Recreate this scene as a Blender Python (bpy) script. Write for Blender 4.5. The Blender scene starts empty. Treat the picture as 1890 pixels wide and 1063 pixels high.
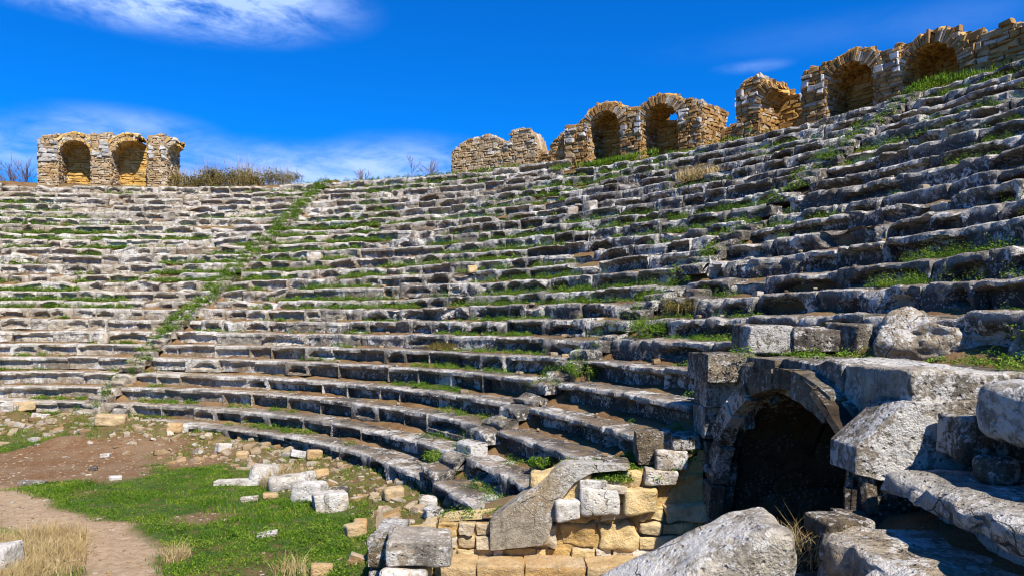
import bpy, bmesh, math, random
import numpy as np
from mathutils import Matrix, Vector, Euler

# ------------------------------------------------------------------ camera, sky, sun, exposure
scene = bpy.context.scene
COL = scene.collection
F, CX, HOR = 1342.0, 945.0, 600.7          # focal length and horizon in photograph pixels
EYE = 3.40
camd = bpy.data.cameras.new("camera")
cam = bpy.data.objects.new("camera", camd)
COL.objects.link(cam)
camd.sensor_width = 36.0
camd.lens = F / 1890.0 * 36.0
camd.shift_y = (HOR - 531.5) / 1890.0
camd.clip_start, camd.clip_end = 0.05, 6000
cam.location = (0, 0, EYE)
cam.rotation_euler = (math.radians(90), 0, 0)
scene.camera = cam

SUN_AZ = Vector((0.48, -0.877, 0)).normalized()
SUN_EL = math.radians(50)
sun_dir = Vector((SUN_AZ.x * math.cos(SUN_EL), SUN_AZ.y * math.cos(SUN_EL), math.sin(SUN_EL)))
sund = bpy.data.lights.new("sun", "SUN")
sund.energy = 5.0
sund.angle = math.radians(0.53)
sund.color = (1.0, 0.935, 0.83)
sun = bpy.data.objects.new("sun", sund)
COL.objects.link(sun)
sun.rotation_euler = (-sun_dir).to_track_quat('-Z', 'Y').to_euler()
sun.location = sun_dir * 100

scene.view_settings.view_transform = 'Standard'
scene.view_settings.look = 'None'
scene.view_settings.exposure = 0.75
scene.view_settings.gamma = 1.0
scene.cycles.filter_width = 1.1


class NT:
    """small helper that builds node trees"""
    def __init__(self, tree):
        self.t = tree
        self.n = tree.nodes
        self.l = tree.links

    def node(self, typ, **kw):
        n = self.n.new(typ)
        for k, v in kw.items():
            setattr(n, k, v)
        return n

    def put(self, sock, v):
        if isinstance(v, bpy.types.NodeSocket):
            self.l.new(v, sock)
        else:
            if isinstance(v, (tuple, list)) and len(v) == 3 and sock.type == 'RGBA':
                v = (*v, 1.0)
            sock.default_value = v

    def math(self, op, a, b=None, c=None, clamp=False):
        n = self.node('ShaderNodeMath', operation=op)
        n.use_clamp = clamp
        self.put(n.inputs[0], a)
        if b is not None:
            self.put(n.inputs[1], b)
        if c is not None:
            self.put(n.inputs[2], c)
        return n.outputs[0]

    def vmath(self, op, a, b=None):
        n = self.node('ShaderNodeVectorMath', operation=op)
        self.put(n.inputs[0], a)
        if op == 'SCALE':
            n.inputs['Scale'].default_value = 0.45
        if b is not None:
            self.put(n.inputs[1], b)
        return n.outputs['Value'] if op in ('DOT_PRODUCT', 'LENGTH', 'DISTANCE') else n.outputs[0]

    def noise(self, vec, scale, detail=4, rough=0.6, dist=0.0):
        n = self.node('ShaderNodeTexNoise')
        self.put(n.inputs['Vector'], vec)
        n.inputs['Scale'].default_value = scale
        n.inputs['Detail'].default_value = detail
        n.inputs['Roughness'].default_value = rough
        n.inputs['Distortion'].default_value = dist
        return n.outputs[0]

    def voro(self, vec, scale, feature='F1'):
        n = self.node('ShaderNodeTexVoronoi', feature=feature)
        self.put(n.inputs['Vector'], vec)
        n.inputs['Scale'].default_value = scale
        return n

    def step(self, v, a, b):
        n = self.node('ShaderNodeMapRange', interpolation_type='SMOOTHSTEP')
        self.put(n.inputs[0], v)
        n.inputs[1].default_value = a
        n.inputs[2].default_value = b
        return n.outputs[0]

    def mix(self, f, a, b, blend='MIX'):
        n = self.node('ShaderNodeMix', data_type='RGBA', blend_type=blend)
        self.put(n.inputs[0], f)
        self.put(n.inputs[6], a)
        self.put(n.inputs[7], b)
        return n.outputs[2]

    def ramp(self, f, stops, interp='LINEAR'):
        n = self.node('ShaderNodeValToRGB')
        cr = n.color_ramp
        cr.interpolation = interp
        while len(cr.elements) < len(stops):
            cr.elements.new(0.5)
        for e, (p, c) in zip(cr.elements, stops):
            e.position = p
            e.color = (*c, 1)
        self.put(n.inputs[0], f)
        return n.outputs[0]

    def bump(self, h, strength, dist, normal=None):
        n = self.node('ShaderNodeBump')
        n.inputs['Strength'].default_value = strength
        n.inputs['Distance'].default_value = dist
        self.put(n.inputs['Height'], h)
        if normal is not None:
            self.put(n.inputs['Normal'], normal)
        return n.outputs[0]

    def scale(self, vec, s):
        n = self.node('ShaderNodeMapping')
        self.put(n.inputs[0], vec)
        n.inputs['Scale'].default_value = s
        return n.outputs[0]


def new_mat(name):
    m = bpy.data.materials.new(name)
    m.use_nodes = True
    nt = NT(m.node_tree)
    b = nt.n.get('Principled BSDF')
    b.inputs['Roughness'].default_value = 0.92
    b.inputs['Specular IOR Level'].default_value = 0.15
    return m, nt, b


# world: Nishita sky deepened like the photograph, with thin procedural clouds
world = bpy.data.worlds.new("World")
scene.world = world
world.use_nodes = True
wn = NT(world.node_tree)
wn.n.clear()
wout = wn.node('ShaderNodeOutputWorld')
wbg = wn.node('ShaderNodeBackground')
wn.l.new(wbg.outputs[0], wout.inputs[0])
sky = wn.node('ShaderNodeTexSky', sky_type='NISHITA')
sky.sun_disc = False
sky.sun_elevation = SUN_EL
sky.sun_rotation = math.atan2(SUN_AZ.x, SUN_AZ.y)
sky.air_density = 1.0
sky.dust_density = 0.3
sky.ozone_density = 2.0
tc = wn.node('ShaderNodeTexCoord')
dirv = wn.vmath('NORMALIZE', tc.outputs['Generated'])
deep = wn.mix(1.0, sky.outputs[0], (0.02, 0.82, 2.05), 'MULTIPLY')


def cloud_spot(x, y, z, ax, az):
    """soft elliptical weight round one direction of the sky"""
    d = wn.vmath('SUBTRACT', dirv, tuple(Vector((x, y, z)).normalized()))
    s = wn.scale(d, (1 / ax, 1 / ax, 1 / az))
    return wn.step(wn.vmath('LENGTH', s), 1.0, 0.0)


wisp = wn.noise(wn.scale(dirv, (3.0, 3.0, 9.0)), 1.0, 9, 0.60, 0.7)
fine = wn.noise(wn.scale(dirv, (13.0, 13.0, 34.0)), 1.0, 9, 0.66, 0.5)
w = None
for (sx, sz, ax, az, wt) in ((-0.47, 0.462, 0.26, 0.060, 2.6), (-0.60, 0.482, 0.22, 0.05, 2.0), (-0.40, 0.448, 0.14, 0.035, 1.2), (-0.30, 0.205, 0.36, 0.052, 1.25), (-0.14, 0.225, 0.16, 0.045, 0.8),
                             (-0.69, 0.245, 0.15, 0.045, 0.9), (-0.53, 0.270, 0.13, 0.032, 0.8), (0.44, 0.400, 0.28, 0.030, 0.06),
                             (0.33, 0.355, 0.06, 0.010, 0.35), (0.62, 0.42, 0.10, 0.03, 0.08)):
    c = wn.math('MULTIPLY', cloud_spot(sx, 1, sz, ax, az), wt)
    w = c if w is None else wn.math('ADD', w, c)
nz = wn.math('ADD', wn.math('MULTIPLY', wisp, 0.55), wn.math('MULTIPLY', fine, 0.45))
cl = wn.math('MULTIPLY', w, wn.step(nz, 0.34, 0.66))
cl = wn.math('MINIMUM', wn.math('MULTIPLY', cl, 0.9), 0.86)
skyc = wn.mix(cl, deep, (6.2, 8.6, 14.0))
wn.put(wbg.inputs[0], skyc)
wbg.inputs[1].default_value = 0.055

# ------------------------------------------------------------------ numeric helpers
RNG = np.random.default_rng(7)
random.seed(7)


def _hash(ix, iy, iz):
    h = (ix.astype(np.uint32) * np.uint32(374761393) + iy.astype(np.uint32) * np.uint32(668265263)
         + iz.astype(np.uint32) * np.uint32(2147483647 - 58))
    h = (h ^ (h >> np.uint32(13))) * np.uint32(1274126177)
    h = h ^ (h >> np.uint32(16))
    return h.astype(np.float64) / 4294967295.0


def vnoise(P):
    """smooth value noise, -1..1"""
    P = np.asarray(P, float) + 1000.0
    I = np.floor(P).astype(np.int64)
    f = P - I
    f = f * f * (3 - 2 * f)
    out = 0
    for dx in (0, 1):
        wx = f[..., 0] if dx else 1 - f[..., 0]
        for dy in (0, 1):
            wy = f[..., 1] if dy else 1 - f[..., 1]
            for dz in (0, 1):
                wz = f[..., 2] if dz else 1 - f[..., 2]
                out = out + wx * wy * wz * _hash(I[..., 0] + dx, I[..., 1] + dy, I[..., 2] + dz)
    return out * 2 - 1


def fbm(P, octs=3):
    P = np.asarray(P, float)
    a, s, out = 1.0, 1.0, 0
    for k in range(octs):
        out = out + a * vnoise(P * s + 17.3 * k)
        a *= 0.5
        s *= 2.03
    return out


def fbm2(x, y, octs=3, off=0.0):
    return fbm(np.stack([x, y, np.full_like(x, off)], -1), octs)


def sstep(a, b, x):
    t = np.clip((x - a) / (b - a), 0, 1)
    return t * t * (3 - 2 * t)


class MB:
    """collects vertices and faces; build() links them as ONE mesh object"""
    def __init__(self):
        self.V, self.F, self.n, self.W = [], {}, 0, []

    def add(self, V, faces, wear=None):
        V = np.asarray(V, float)
        self.W.append(np.zeros(len(V)) if wear is None else wear)
        for Fa in faces:
            Fa = np.asarray(Fa, np.int64)
            if Fa.size:
                self.F.setdefault(Fa.shape[1], []).append(Fa + self.n)
        self.V.append(V)
        self.n += len(V)

    def mesh(self, name, mat, smooth=None):
        me = bpy.data.meshes.new(name)
        V = np.concatenate(self.V)
        me.vertices.add(len(V))
        me.vertices.foreach_set('co', V.astype(np.float32).ravel())
        loops, starts, pos = [], [], 0
        for k, L in self.F.items():
            A = np.concatenate(L)
            loops.append(A.ravel())
            starts.append(pos + np.arange(len(A)) * k)
            pos += A.size
        loops = np.concatenate(loops).astype(np.int32)
        starts = np.concatenate(starts).astype(np.int32)
        me.loops.add(len(loops))
        me.loops.foreach_set('vertex_index', loops)
        me.polygons.add(len(starts))
        me.polygons.foreach_set('loop_start', starts)
        me.update(calc_edges=True)
        W = np.concatenate(self.W)
        if W.max() > 0:
            me.attributes.new('wear', 'FLOAT', 'POINT').data.foreach_set('value', W.astype(np.float32))
        if smooth is None:
            me.shade_flat()
        else:
            me.shade_smooth()
            if smooth < 180:
                me.set_sharp_from_angle(angle=math.radians(smooth))
        for m in (mat if isinstance(mat, (list, tuple)) else [mat]):
            me.materials.append(m)
        return me

    def build(self, name, mat, parent=None, smooth=None):
        o = bpy.data.objects.new(name, self.mesh(name, mat, smooth))
        COL.objects.link(o)
        if parent is not None:
            o.parent = parent
        return o


def tag(o, label=None, cat=None, group=None, kind=None):
    if label:
        o['label'] = label
    if cat:
        o['category'] = cat
    if group:
        o['group'] = group
    if kind:
        o['kind'] = kind
    return o


def empty(name, loc, label, cat, group=None):
    o = bpy.data.objects.new(name, None)
    COL.objects.link(o)
    o.location = loc
    o.empty_display_size = 0.2
    return tag(o, label, cat, group)


def local(o, parent):
    """keep world placement of a mesh built in world space under an Empty"""
    o.parent = parent
    o.matrix_parent_inverse = Matrix.Translation(parent.location).inverted()
    return o


def recentre(o):
    """move the origin of a world-space mesh to the middle of its base"""
    me = o.data
    n = len(me.vertices)
    co = np.empty(n * 3, np.float32)
    me.vertices.foreach_get('co', co)
    co = co.reshape(-1, 3)
    c = np.array([(co[:, 0].min() + co[:, 0].max()) / 2, (co[:, 1].min() + co[:, 1].max()) / 2, co[:, 2].min()])
    me.vertices.foreach_set('co', (co - c).astype(np.float32).ravel())
    o.location = o.location + Vector(c.tolist())
    return o


_cube_cache = {}


def cube_grid(n):
    """surface of a cube in -1..1 with n cells along each edge"""
    if n in _cube_cache:
        return _cube_cache[n]
    g = np.linspace(-1, 1, n + 1)
    V, Q = [], []
    k = 0
    for ax in range(3):
        for s in (-1, 1):
            a, b = np.meshgrid(g, g, indexing='ij')
            P = np.zeros((n + 1, n + 1, 3))
            P[..., ax] = s
            P[..., (ax + 1) % 3] = a
            P[..., (ax + 2) % 3] = b
            idx = (np.arange((n + 1) ** 2) + k).reshape(n + 1, n + 1)
            q = np.stack([idx[:-1, :-1], idx[1:, :-1], idx[1:, 1:], idx[:-1, 1:]], -1).reshape(-1, 4)
            if s < 0:
                q = q[:, ::-1]
            V.append(P.reshape(-1, 3))
            Q.append(q)
            k += (n + 1) ** 2
    V = np.concatenate(V)
    Q = np.concatenate(Q)
    key = np.round(V * 1000).astype(int)
    _, first, inv = np.unique(key, axis=0, return_index=True, return_inverse=True)
    inv = np.asarray(inv).ravel()
    _cube_cache[n] = (V[first], inv[Q])
    return _cube_cache[n]


def rock(dims, seed, n=10, rnd=0.25, amp=0.06, freq=2.0, chip=0.5):
    """a worn block: rounded box with noise; dims are full sizes, centred"""
    C, Q = cube_grid(n)
    d = np.array(dims, float) / 2
    r = rnd * d.min()
    P = C * d
    inner = np.clip(P, -(d - r), d - r)
    v = P - inner
    ln = np.linalg.norm(v, axis=1)
    N = np.where(ln[:, None] > 1e-9, v / np.maximum(ln, 1e-9)[:, None], 0)
    P = inner + N * r
    Nn = P / d
    Nn = Nn ** 3
    Nn /= np.maximum(np.linalg.norm(Nn, axis=1), 1e-9)[:, None]
    S = seed * 7.31
    e = fbm(P * freq / max(d.min() * 2, .2) * 0.5 + S, 4)
    c = np.minimum(0, fbm(P * freq * 0.8 + S + 50, 2) + 0.1)
    P = P + Nn * (amp * e + amp * 2.2 * chip * c)[:, None] * min(1, d.min() * 4)
    return P, Q


def xform(V, loc=(0, 0, 0), rot=(0, 0, 0)):
    R = np.array(Euler(rot).to_matrix())
    return V @ R.T + np.array(loc)


def grid_faces(nu, nv, off=0):
    idx = (np.arange((nu + 1) * (nv + 1)) + off).reshape(nu + 1, nv + 1)
    return np.stack([idx[:-1, :-1], idx[1:, :-1], idx[1:, 1:], idx[:-1, 1:]], -1).reshape(-1, 4)


# ------------------------------------------------------------------ the bowl
BC = np.array([-17.084, 4.972])             # centre of the curved end
R0, DR, RISE = 18.262, 0.66, 0.42
Z0 = EYE - 5.658 * RISE                     # seat edge height of row 0


def row_R(i):
    return R0 + DR * i


def row_z(i):
    return Z0 + RISE * i


RES60 = [-.5, -2.2, -.2, 3.1, 3.8, 6.7, 8.6, 7.5, .3, -2, -2.7, -5.6, -2.8, -.4, -3.5, -2, -4.9, -1.5, -1.5, -2.1, -.3, -.2, -2.6, .2]
RES640 = [-4.6, -1.6, -4.3, .9, 1.1, .9, -.3, .2, -6, -2.4, -.8, -1.2, .3, 1.6, 1.7, 3.1, 1, 1.1, .7, 2.8, 3.3, 5, 2.8, 5.5]
RES1884 = [0, 0, 0, 0, 0, 0, 0, 0, -4.5, 2.4, 2.9, -1.5, -9, 0, -2.6, 4, 5, 7, 5, 0, 1.5, 2.7, 2, 2]


def row_dz(i, x, y):
    """slow sag of each row, as worn and settled on the real bank"""
    if i < 0 or i > 23 or y < 6:
        return 0.0
    px = CX + F * x / y
    r = np.interp(px, [60, 640, 1884], [RES60[i], RES640[i], RES1884[i]])
    return float(r * y / F) * 0.8


def on_ring(R, a):
    return BC[0] + R * math.cos(a), BC[1] + R * math.sin(a)


def px_ring(px, R):
    """angle and depth where the bearing of picture column px meets the ring of radius R"""
    k = (px - CX) / F
    A = k * k + 1
    B = -2 * (k * BC[0] + BC[1])
    Cc = BC[0] ** 2 + BC[1] ** 2 - R * R
    t = (-B + math.sqrt(B * B - 4 * A * Cc)) / 2 / A
    x, y = k * t, t
    return math.atan2(y - BC[1], x - BC[0]), t


STAIRS = [math.radians(77.4), math.radians(28.7)]
STAIR_HW = 0.40
A_SPLIT = math.radians(55)


def n_top(a):
    return 23 if a > A_SPLIT else 21


# passage (walled approach) to the tunnel
PY0, PY1 = 5.85, 9.95
GAP_ROWS = 5                                 # rows up to this one are cut by the passage


def in_gap(i, x, y):
    return i <= GAP_ROWS and PY0 < y < PY1


def ground_h(x, y):
    x = np.asarray(x, float)
    y = np.asarray(y, float)
    R = np.hypot(x - BC[0], y - BC[1])
    a = np.arctan2(y - BC[1], x - BC[0])
    hi = 0.26 + 0.36 * sstep(math.radians(50), math.radians(74), a)
    wide = 1.9 + 1.6 * sstep(math.radians(50), math.radians(74), a)
    bank = hi * sstep(17.9 - wide, 17.9, R)
    gap = sstep(PY1 + 0.1, PY1 - 0.4, y) * sstep(-2.6, -1.2, x)
    bank = bank * (1 - gap)
    h = bank + 0.035 * fbm2(x * 0.6, y * 0.6, 3) + 0.014 * fbm2(x * 2.5, y * 2.5, 3, 5.0)
    h = h + bank * 0.28 * fbm2(x * 1.6, y * 1.6, 3, 9.0)
    return h


# ------------------------------------------------------------------ materials
def stone_mat(name, lo, hi, lichen, dark, stain, soil=0.55, stain_col=(0.20, 0.125, 0.06), lscale=1.0, bump=1.0, regional=False):
    m, nt, b = new_mat(name)
    geo = nt.node('ShaderNodeNewGeometry')
    P = geo.outputs['Position']
    nz = nt.node('ShaderNodeSeparateXYZ')
    nt.put(nz.inputs[0], geo.outputs['Normal'])
    nzo = nz.outputs[2]
    n1 = nt.noise(P, 0.9, 5, 0.6)
    n2 = nt.noise(P, 4.2 * lscale, 6, 0.68, 0.4)
    n3 = nt.noise(P, 17.0 * lscale, 5, 0.7)
    isl = geo.outputs['Random Per Island']
    oi = nt.node('ShaderNodeObjectInfo').outputs['Random']
    rnd = nt.math('FRACT', nt.math('ADD', isl, oi))
    base = nt.mix(nt.step(n2, 0.30, 0.72), lo, hi)
    base = nt.mix(1.0, base, nt.ramp(rnd, [(0.0, (0.56, 0.54, 0.52)), (0.3, (1.05, 0.93, 0.78)), (0.55, (0.88, 0.88, 0.88)), (0.8, (1.22, 1.17, 1.08)), (1.0, (1.42, 1.38, 1.30))]), 'MULTIPLY')
    base = nt.mix(nt.math('MULTIPLY', nt.step(nt.noise(P, 0.7, 4, 0.6), 0.50 - 0.12 * stain, 0.72), stain), base, stain_col)
    # black crust
    dk = nt.math('MULTIPLY', nt.step(nt.noise(nt.scale(P, (1, 1, 0.45)), 6.5 * lscale, 6, 0.72, 0.3), 0.60 - 0.22 * dark, 0.70), dark)
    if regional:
        # black crust by bearing, deepened to paint the shade of the right-hand rows
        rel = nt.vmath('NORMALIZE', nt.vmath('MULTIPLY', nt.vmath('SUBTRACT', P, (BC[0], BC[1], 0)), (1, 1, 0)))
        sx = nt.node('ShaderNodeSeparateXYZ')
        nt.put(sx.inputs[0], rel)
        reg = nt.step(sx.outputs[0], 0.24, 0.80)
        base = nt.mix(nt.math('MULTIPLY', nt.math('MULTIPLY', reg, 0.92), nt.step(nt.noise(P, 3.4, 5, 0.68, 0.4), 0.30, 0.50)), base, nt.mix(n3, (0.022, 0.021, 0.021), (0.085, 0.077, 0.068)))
    base = nt.mix(dk, base, (0.030, 0.029, 0.030))
    # pale lichen: patches with speckled edges
    pat = nt.math('ADD', nt.math('MULTIPLY', n1, 0.35), nt.math('ADD', nt.math('MULTIPLY', nt.noise(P, 7.5 * lscale, 6, 0.72, 0.5), 0.45), nt.math('MULTIPLY', n3, 0.30)))
    pat = nt.math('ADD', pat, nt.math('MULTIPLY', nt.math('SUBTRACT', nt.noise(P, 1.5, 4, 0.6), 0.5), 0.42))
    li = nt.step(pat, 0.635 - 0.17 * lichen, 0.69 - 0.17 * lichen)
    vor = nt.voro(P, 22.0 * lscale)
    spots = nt.math('MULTIPLY', nt.step(vor.outputs['Distance'], 0.40, 0.25), nt.step(nt.noise(P, 2.6, 3, 0.6), 0.46, 0.60))
    li = nt.math('MAXIMUM', li, nt.math('MULTIPLY', spots, min(1.0, 0.35 + 0.5 * lichen)))
    base = nt.mix(nt.math('MULTIPLY', li, 0.86), base, nt.mix(n3, (0.40, 0.38, 0.34), (0.69, 0.655, 0.595)))
    wr = nt.node('ShaderNodeAttribute', attribute_name='wear').outputs['Fac']
    wr = nt.math('MULTIPLY', wr, nt.step(nt.math('ADD', nt.math('MULTIPLY', n2, .6), nt.math('MULTIPLY', n3, .4)), 0.30, 0.56))
    wr = nt.math('MULTIPLY', wr, nt.ramp(nt.math('FRACT', nt.math('MULTIPLY', rnd, 7.3)), [(0.0, (0.35,) * 3), (0.3, (0.85,) * 3), (1.0, (1.0,) * 3)]))
    base = nt.mix(nt.math('MULTIPLY', wr, 0.80), base, nt.mix(n3, (0.38, 0.35, 0.295), (0.66, 0.615, 0.535)))
    # earth lying on upward faces
    up = nt.math('MULTIPLY', nt.step(nzo, 0.80, 0.97), nt.step(nt.noise(P, 1.9, 6, 0.7), 0.62 - 0.30 * soil, 0.66))
    base = nt.mix(nt.math('MULTIPLY', up, min(0.9, soil * 1.2)), base, nt.mix(n3, (0.135, 0.083, 0.038), (0.25, 0.175, 0.10)))
    # streaks of run-off and thin cracks
    st = nt.step(nt.noise(nt.scale(P, (5.5, 5.5, 0.55)), 1.0, 5, 0.65), 0.54, 0.70)
    base = nt.mix(nt.math('MULTIPLY', st, 0.30 if regional else 0.5), base, (0.045, 0.037, 0.028))
    wob = nt.node('ShaderNodeTexNoise')
    nt.put(wob.inputs['Vector'], P)
    wob.inputs['Scale'].default_value = 2.4
    wob.inputs['Detail'].default_value = 4
    cv = nt.voro(nt.vmath('ADD', P, nt.vmath('SCALE', wob.outputs['Color'], None)), 1.35, 'DISTANCE_TO_EDGE')
    ck = nt.math('MULTIPLY', nt.step(cv.outputs['Distance'], 0.011, 0.003), nt.step(nt.noise(P, 1.3, 3, 0.6), 0.52, 0.62))
    base = nt.mix(nt.math('MULTIPLY', ck, 0.7), base, (0.03, 0.024, 0.018))
    nt.put(b.inputs['Base Color'], base)
    h = nt.math('ADD', nt.math('MULTIPLY', n2, 1.0), nt.math('MULTIPLY', n3, 0.55))
    h = nt.math('ADD', h, nt.math('MULTIPLY', nt.noise(P, 55 * lscale, 3, 0.6), 0.22))
    h = nt.math('SUBTRACT', h, nt.math('MULTIPLY', ck, 0.9))
    pit = nt.voro(P, 13.0 * lscale)
    h = nt.math('SUBTRACT', h, nt.math('MULTIPLY', nt.step(pit.outputs['Distance'], 0.28, 0.05), 0.35))
    nt.put(b.inputs['Normal'], nt.bump(h, min(1.0, 0.85 * bump), 0.06 * bump))
    return m


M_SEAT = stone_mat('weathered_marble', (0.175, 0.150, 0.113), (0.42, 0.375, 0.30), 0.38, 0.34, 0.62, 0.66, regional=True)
M_PALE = stone_mat('pale_lichened_marble', (0.16, 0.145, 0.118), (0.40, 0.365, 0.305), 0.60, 0.50, 0.42, 0.18, (0.27, 0.18, 0.075), 1.05, 1.4)
M_DARK = stone_mat('crusted_marble', (0.085, 0.075, 0.066), (0.22, 0.20, 0.175), 0.34, 0.88, 0.30, 0.45)
M_NEAR = stone_mat('lichened_marble', (0.10, 0.083, 0.06), (0.29, 0.245, 0.175), 0.50, 0.74, 0.45, 0.18, (0.25, 0.155, 0.055), 1.45, 1.5)
M_WHITE = stone_mat('pale_marble', (0.27, 0.245, 0.205), (0.55, 0.52, 0.465), 0.55, 0.32, 0.40, 0.12, (0.38, 0.255, 0.12))
M_SHADED = stone_mat('shade_darkened_stone', (0.055, 0.044, 0.033), (0.17, 0.14, 0.105), 0.34, 0.70, 0.5, 0.2, (0.16, 0.085, 0.03), 1.1, 1.2)  # dark tone puts shade into the stone colour
M_SLAB = stone_mat('pitted_conglomerate', (0.20, 0.175, 0.135), (0.41, 0.36, 0.28), 0.40, 0.34, 0.45, 0.05, (0.42, 0.25, 0.07), 2.6)
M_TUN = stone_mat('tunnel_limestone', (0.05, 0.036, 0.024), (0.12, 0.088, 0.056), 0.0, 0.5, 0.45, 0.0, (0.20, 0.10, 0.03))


def masonry_mat(name, stops, grey=0.15, stain=(0.50, 0.27, 0.05), stain_amt=0.4, bump=1.0, nscale=1.0):
    m, nt, b = new_mat(name)
    geo = nt.node('ShaderNodeNewGeometry')
    P = geo.outputs['Position']
    r = geo.outputs['Random Per Island']
    n2 = nt.noise(P, 3.0 * nscale, 6, 0.65, 0.3)
    n3 = nt.noise(P, 14.0 * nscale, 5, 0.7)
    c = nt.ramp(r, stops)
    c = nt.mix(1.0, c, nt.ramp(n2, [(0.25, (0.55, 0.52, 0.48)), (0.55, (1.0, 1.0, 1.0)), (0.8, (1.25, 1.22, 1.18))]), 'MULTIPLY')
    c = nt.mix(nt.math('MULTIPLY', nt.step(nt.noise(P, 0.8, 5, 0.6), 0.42, 0.66), stain_amt), c, stain)
    c = nt.mix(nt.math('MULTIPLY', nt.step(n3, 0.56, 0.72), 0.35 + grey), c, (0.52, 0.49, 0.43))
    c = nt.mix(nt.math('MULTIPLY', nt.step(nt.noise(P, 6.0 * nscale, 6, 0.7), 0.58, 0.74), 0.6), c, (0.075, 0.055, 0.035))
    nt.put(b.inputs['Base Color'], c)
    h = nt.math('ADD', n2, nt.math('MULTIPLY', n3, 0.6))
    nt.put(b.inputs['Normal'], nt.bump(h, 0.8 * bump, 0.06))
    return m


M_RUIN = masonry_mat('ruin_rubble', [(0.0, (0.17, 0.095, 0.04)), (0.25, (0.39, 0.22, 0.075)), (0.5, (0.27, 0.15, 0.055)), (0.72, (0.45, 0.29, 0.125)),
                                     (0.88, (0.38, 0.32, 0.24)), (1.0, (0.56, 0.51, 0.43))], 0.15, (0.38, 0.22, 0.07), 0.30)
M_RUIN_PALE = masonry_mat('pale_ruin_rubble', [(0.0, (0.28, 0.19, 0.10)), (0.3, (0.42, 0.30, 0.17)), (0.6, (0.34, 0.26, 0.17)), (0.8, (0.48, 0.38, 0.25)),
                                               (1.0, (0.60, 0.55, 0.47))], 0.1, (0.42, 0.25, 0.08), 0.45)
M_NICHE = masonry_mat('ochre_masonry', [(0.0, (0.44, 0.25, 0.065)), (0.4, (0.54, 0.33, 0.09)), (0.7, (0.60, 0.40, 0.14)), (1.0, (0.58, 0.46, 0.26))],
                      0.0, (0.58, 0.31, 0.05), 0.5)
M_NICHE_DK = masonry_mat('brown_masonry', [(0.0, (0.38, 0.20, 0.05)), (0.5, (0.52, 0.29, 0.07)), (0.8, (0.60, 0.37, 0.12)), (1.0, (0.56, 0.44, 0.26))],
                         0.0, (0.46, 0.22, 0.035), 0.45)
M_QUOIN = masonry_mat('grey_quoin_stone', [(0.0, (0.22, 0.205, 0.19)), (0.5, (0.36, 0.34, 0.31)), (1.0, (0.58, 0.56, 0.53))], 0.4, (0.36, 0.26, 0.14), 0.15)
M_PASS = masonry_mat('yellow_masonry', [(0.0, (0.46, 0.30, 0.115)), (0.3, (0.58, 0.42, 0.19)), (0.55, (0.63, 0.49, 0.26)), (0.75, (0.45, 0.35, 0.21)),
                                        (1.0, (0.66, 0.61, 0.51))], 0.45, (0.54, 0.31, 0.07), 0.42, 1.2, 1.6)

M_RUBBLE = masonry_mat('pale_rubble', [(0.0, (0.19, 0.115, 0.05)), (0.3, (0.29, 0.205, 0.115)), (0.6, (0.36, 0.285, 0.19)), (0.85, (0.30, 0.26, 0.21)), (1.0, (0.50, 0.46, 0.40))], 0.2, (0.36, 0.21, 0.07), 0.4)

M_OCHRE = masonry_mat('ochre_boulder', [(0.0, (0.42, 0.27, 0.11)), (0.5, (0.50, 0.36, 0.19)), (1.0, (0.46, 0.37, 0.25))], 0.35, (0.42, 0.22, 0.06), 0.6, 1.2, 1.6)

m, nt, b = new_mat('earth')
geo = nt.node('ShaderNodeNewGeometry')
P = geo.outputs['Position']
e = nt.mix(nt.step(nt.noise(P, 1.1, 6, 0.65), 0.32, 0.70), (0.125, 0.066, 0.027), (0.26, 0.158, 0.074))
e = nt.mix(nt.step(nt.noise(P, 26.0, 4, 0.7), 0.58, 0.74), e, (0.36, 0.265, 0.17))
e = nt.mix(nt.math('MULTIPLY', nt.step(nt.voro(P, 30.0).outputs['Distance'], 0.20, 0.11), nt.step(nt.noise(P, 5, 3, 0.6), 0.48, 0.62)), e, (0.55, 0.49, 0.42))
e = nt.mix(nt.math('MULTIPLY', nt.step(nt.noise(P, 0.55, 4, 0.6), 0.48, 0.66), 0.45), e, (0.075, 0.085, 0.025))
nt.put(b.inputs['Base Color'], e)
nt.put(b.inputs['Normal'], nt.bump(nt.math('ADD', nt.noise(P, 9, 6, 0.7), nt.math('MULTIPLY', nt.noise(P, 45, 3, 0.7), 0.4)), 0.9, 0.05))
M_SOIL = m


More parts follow.
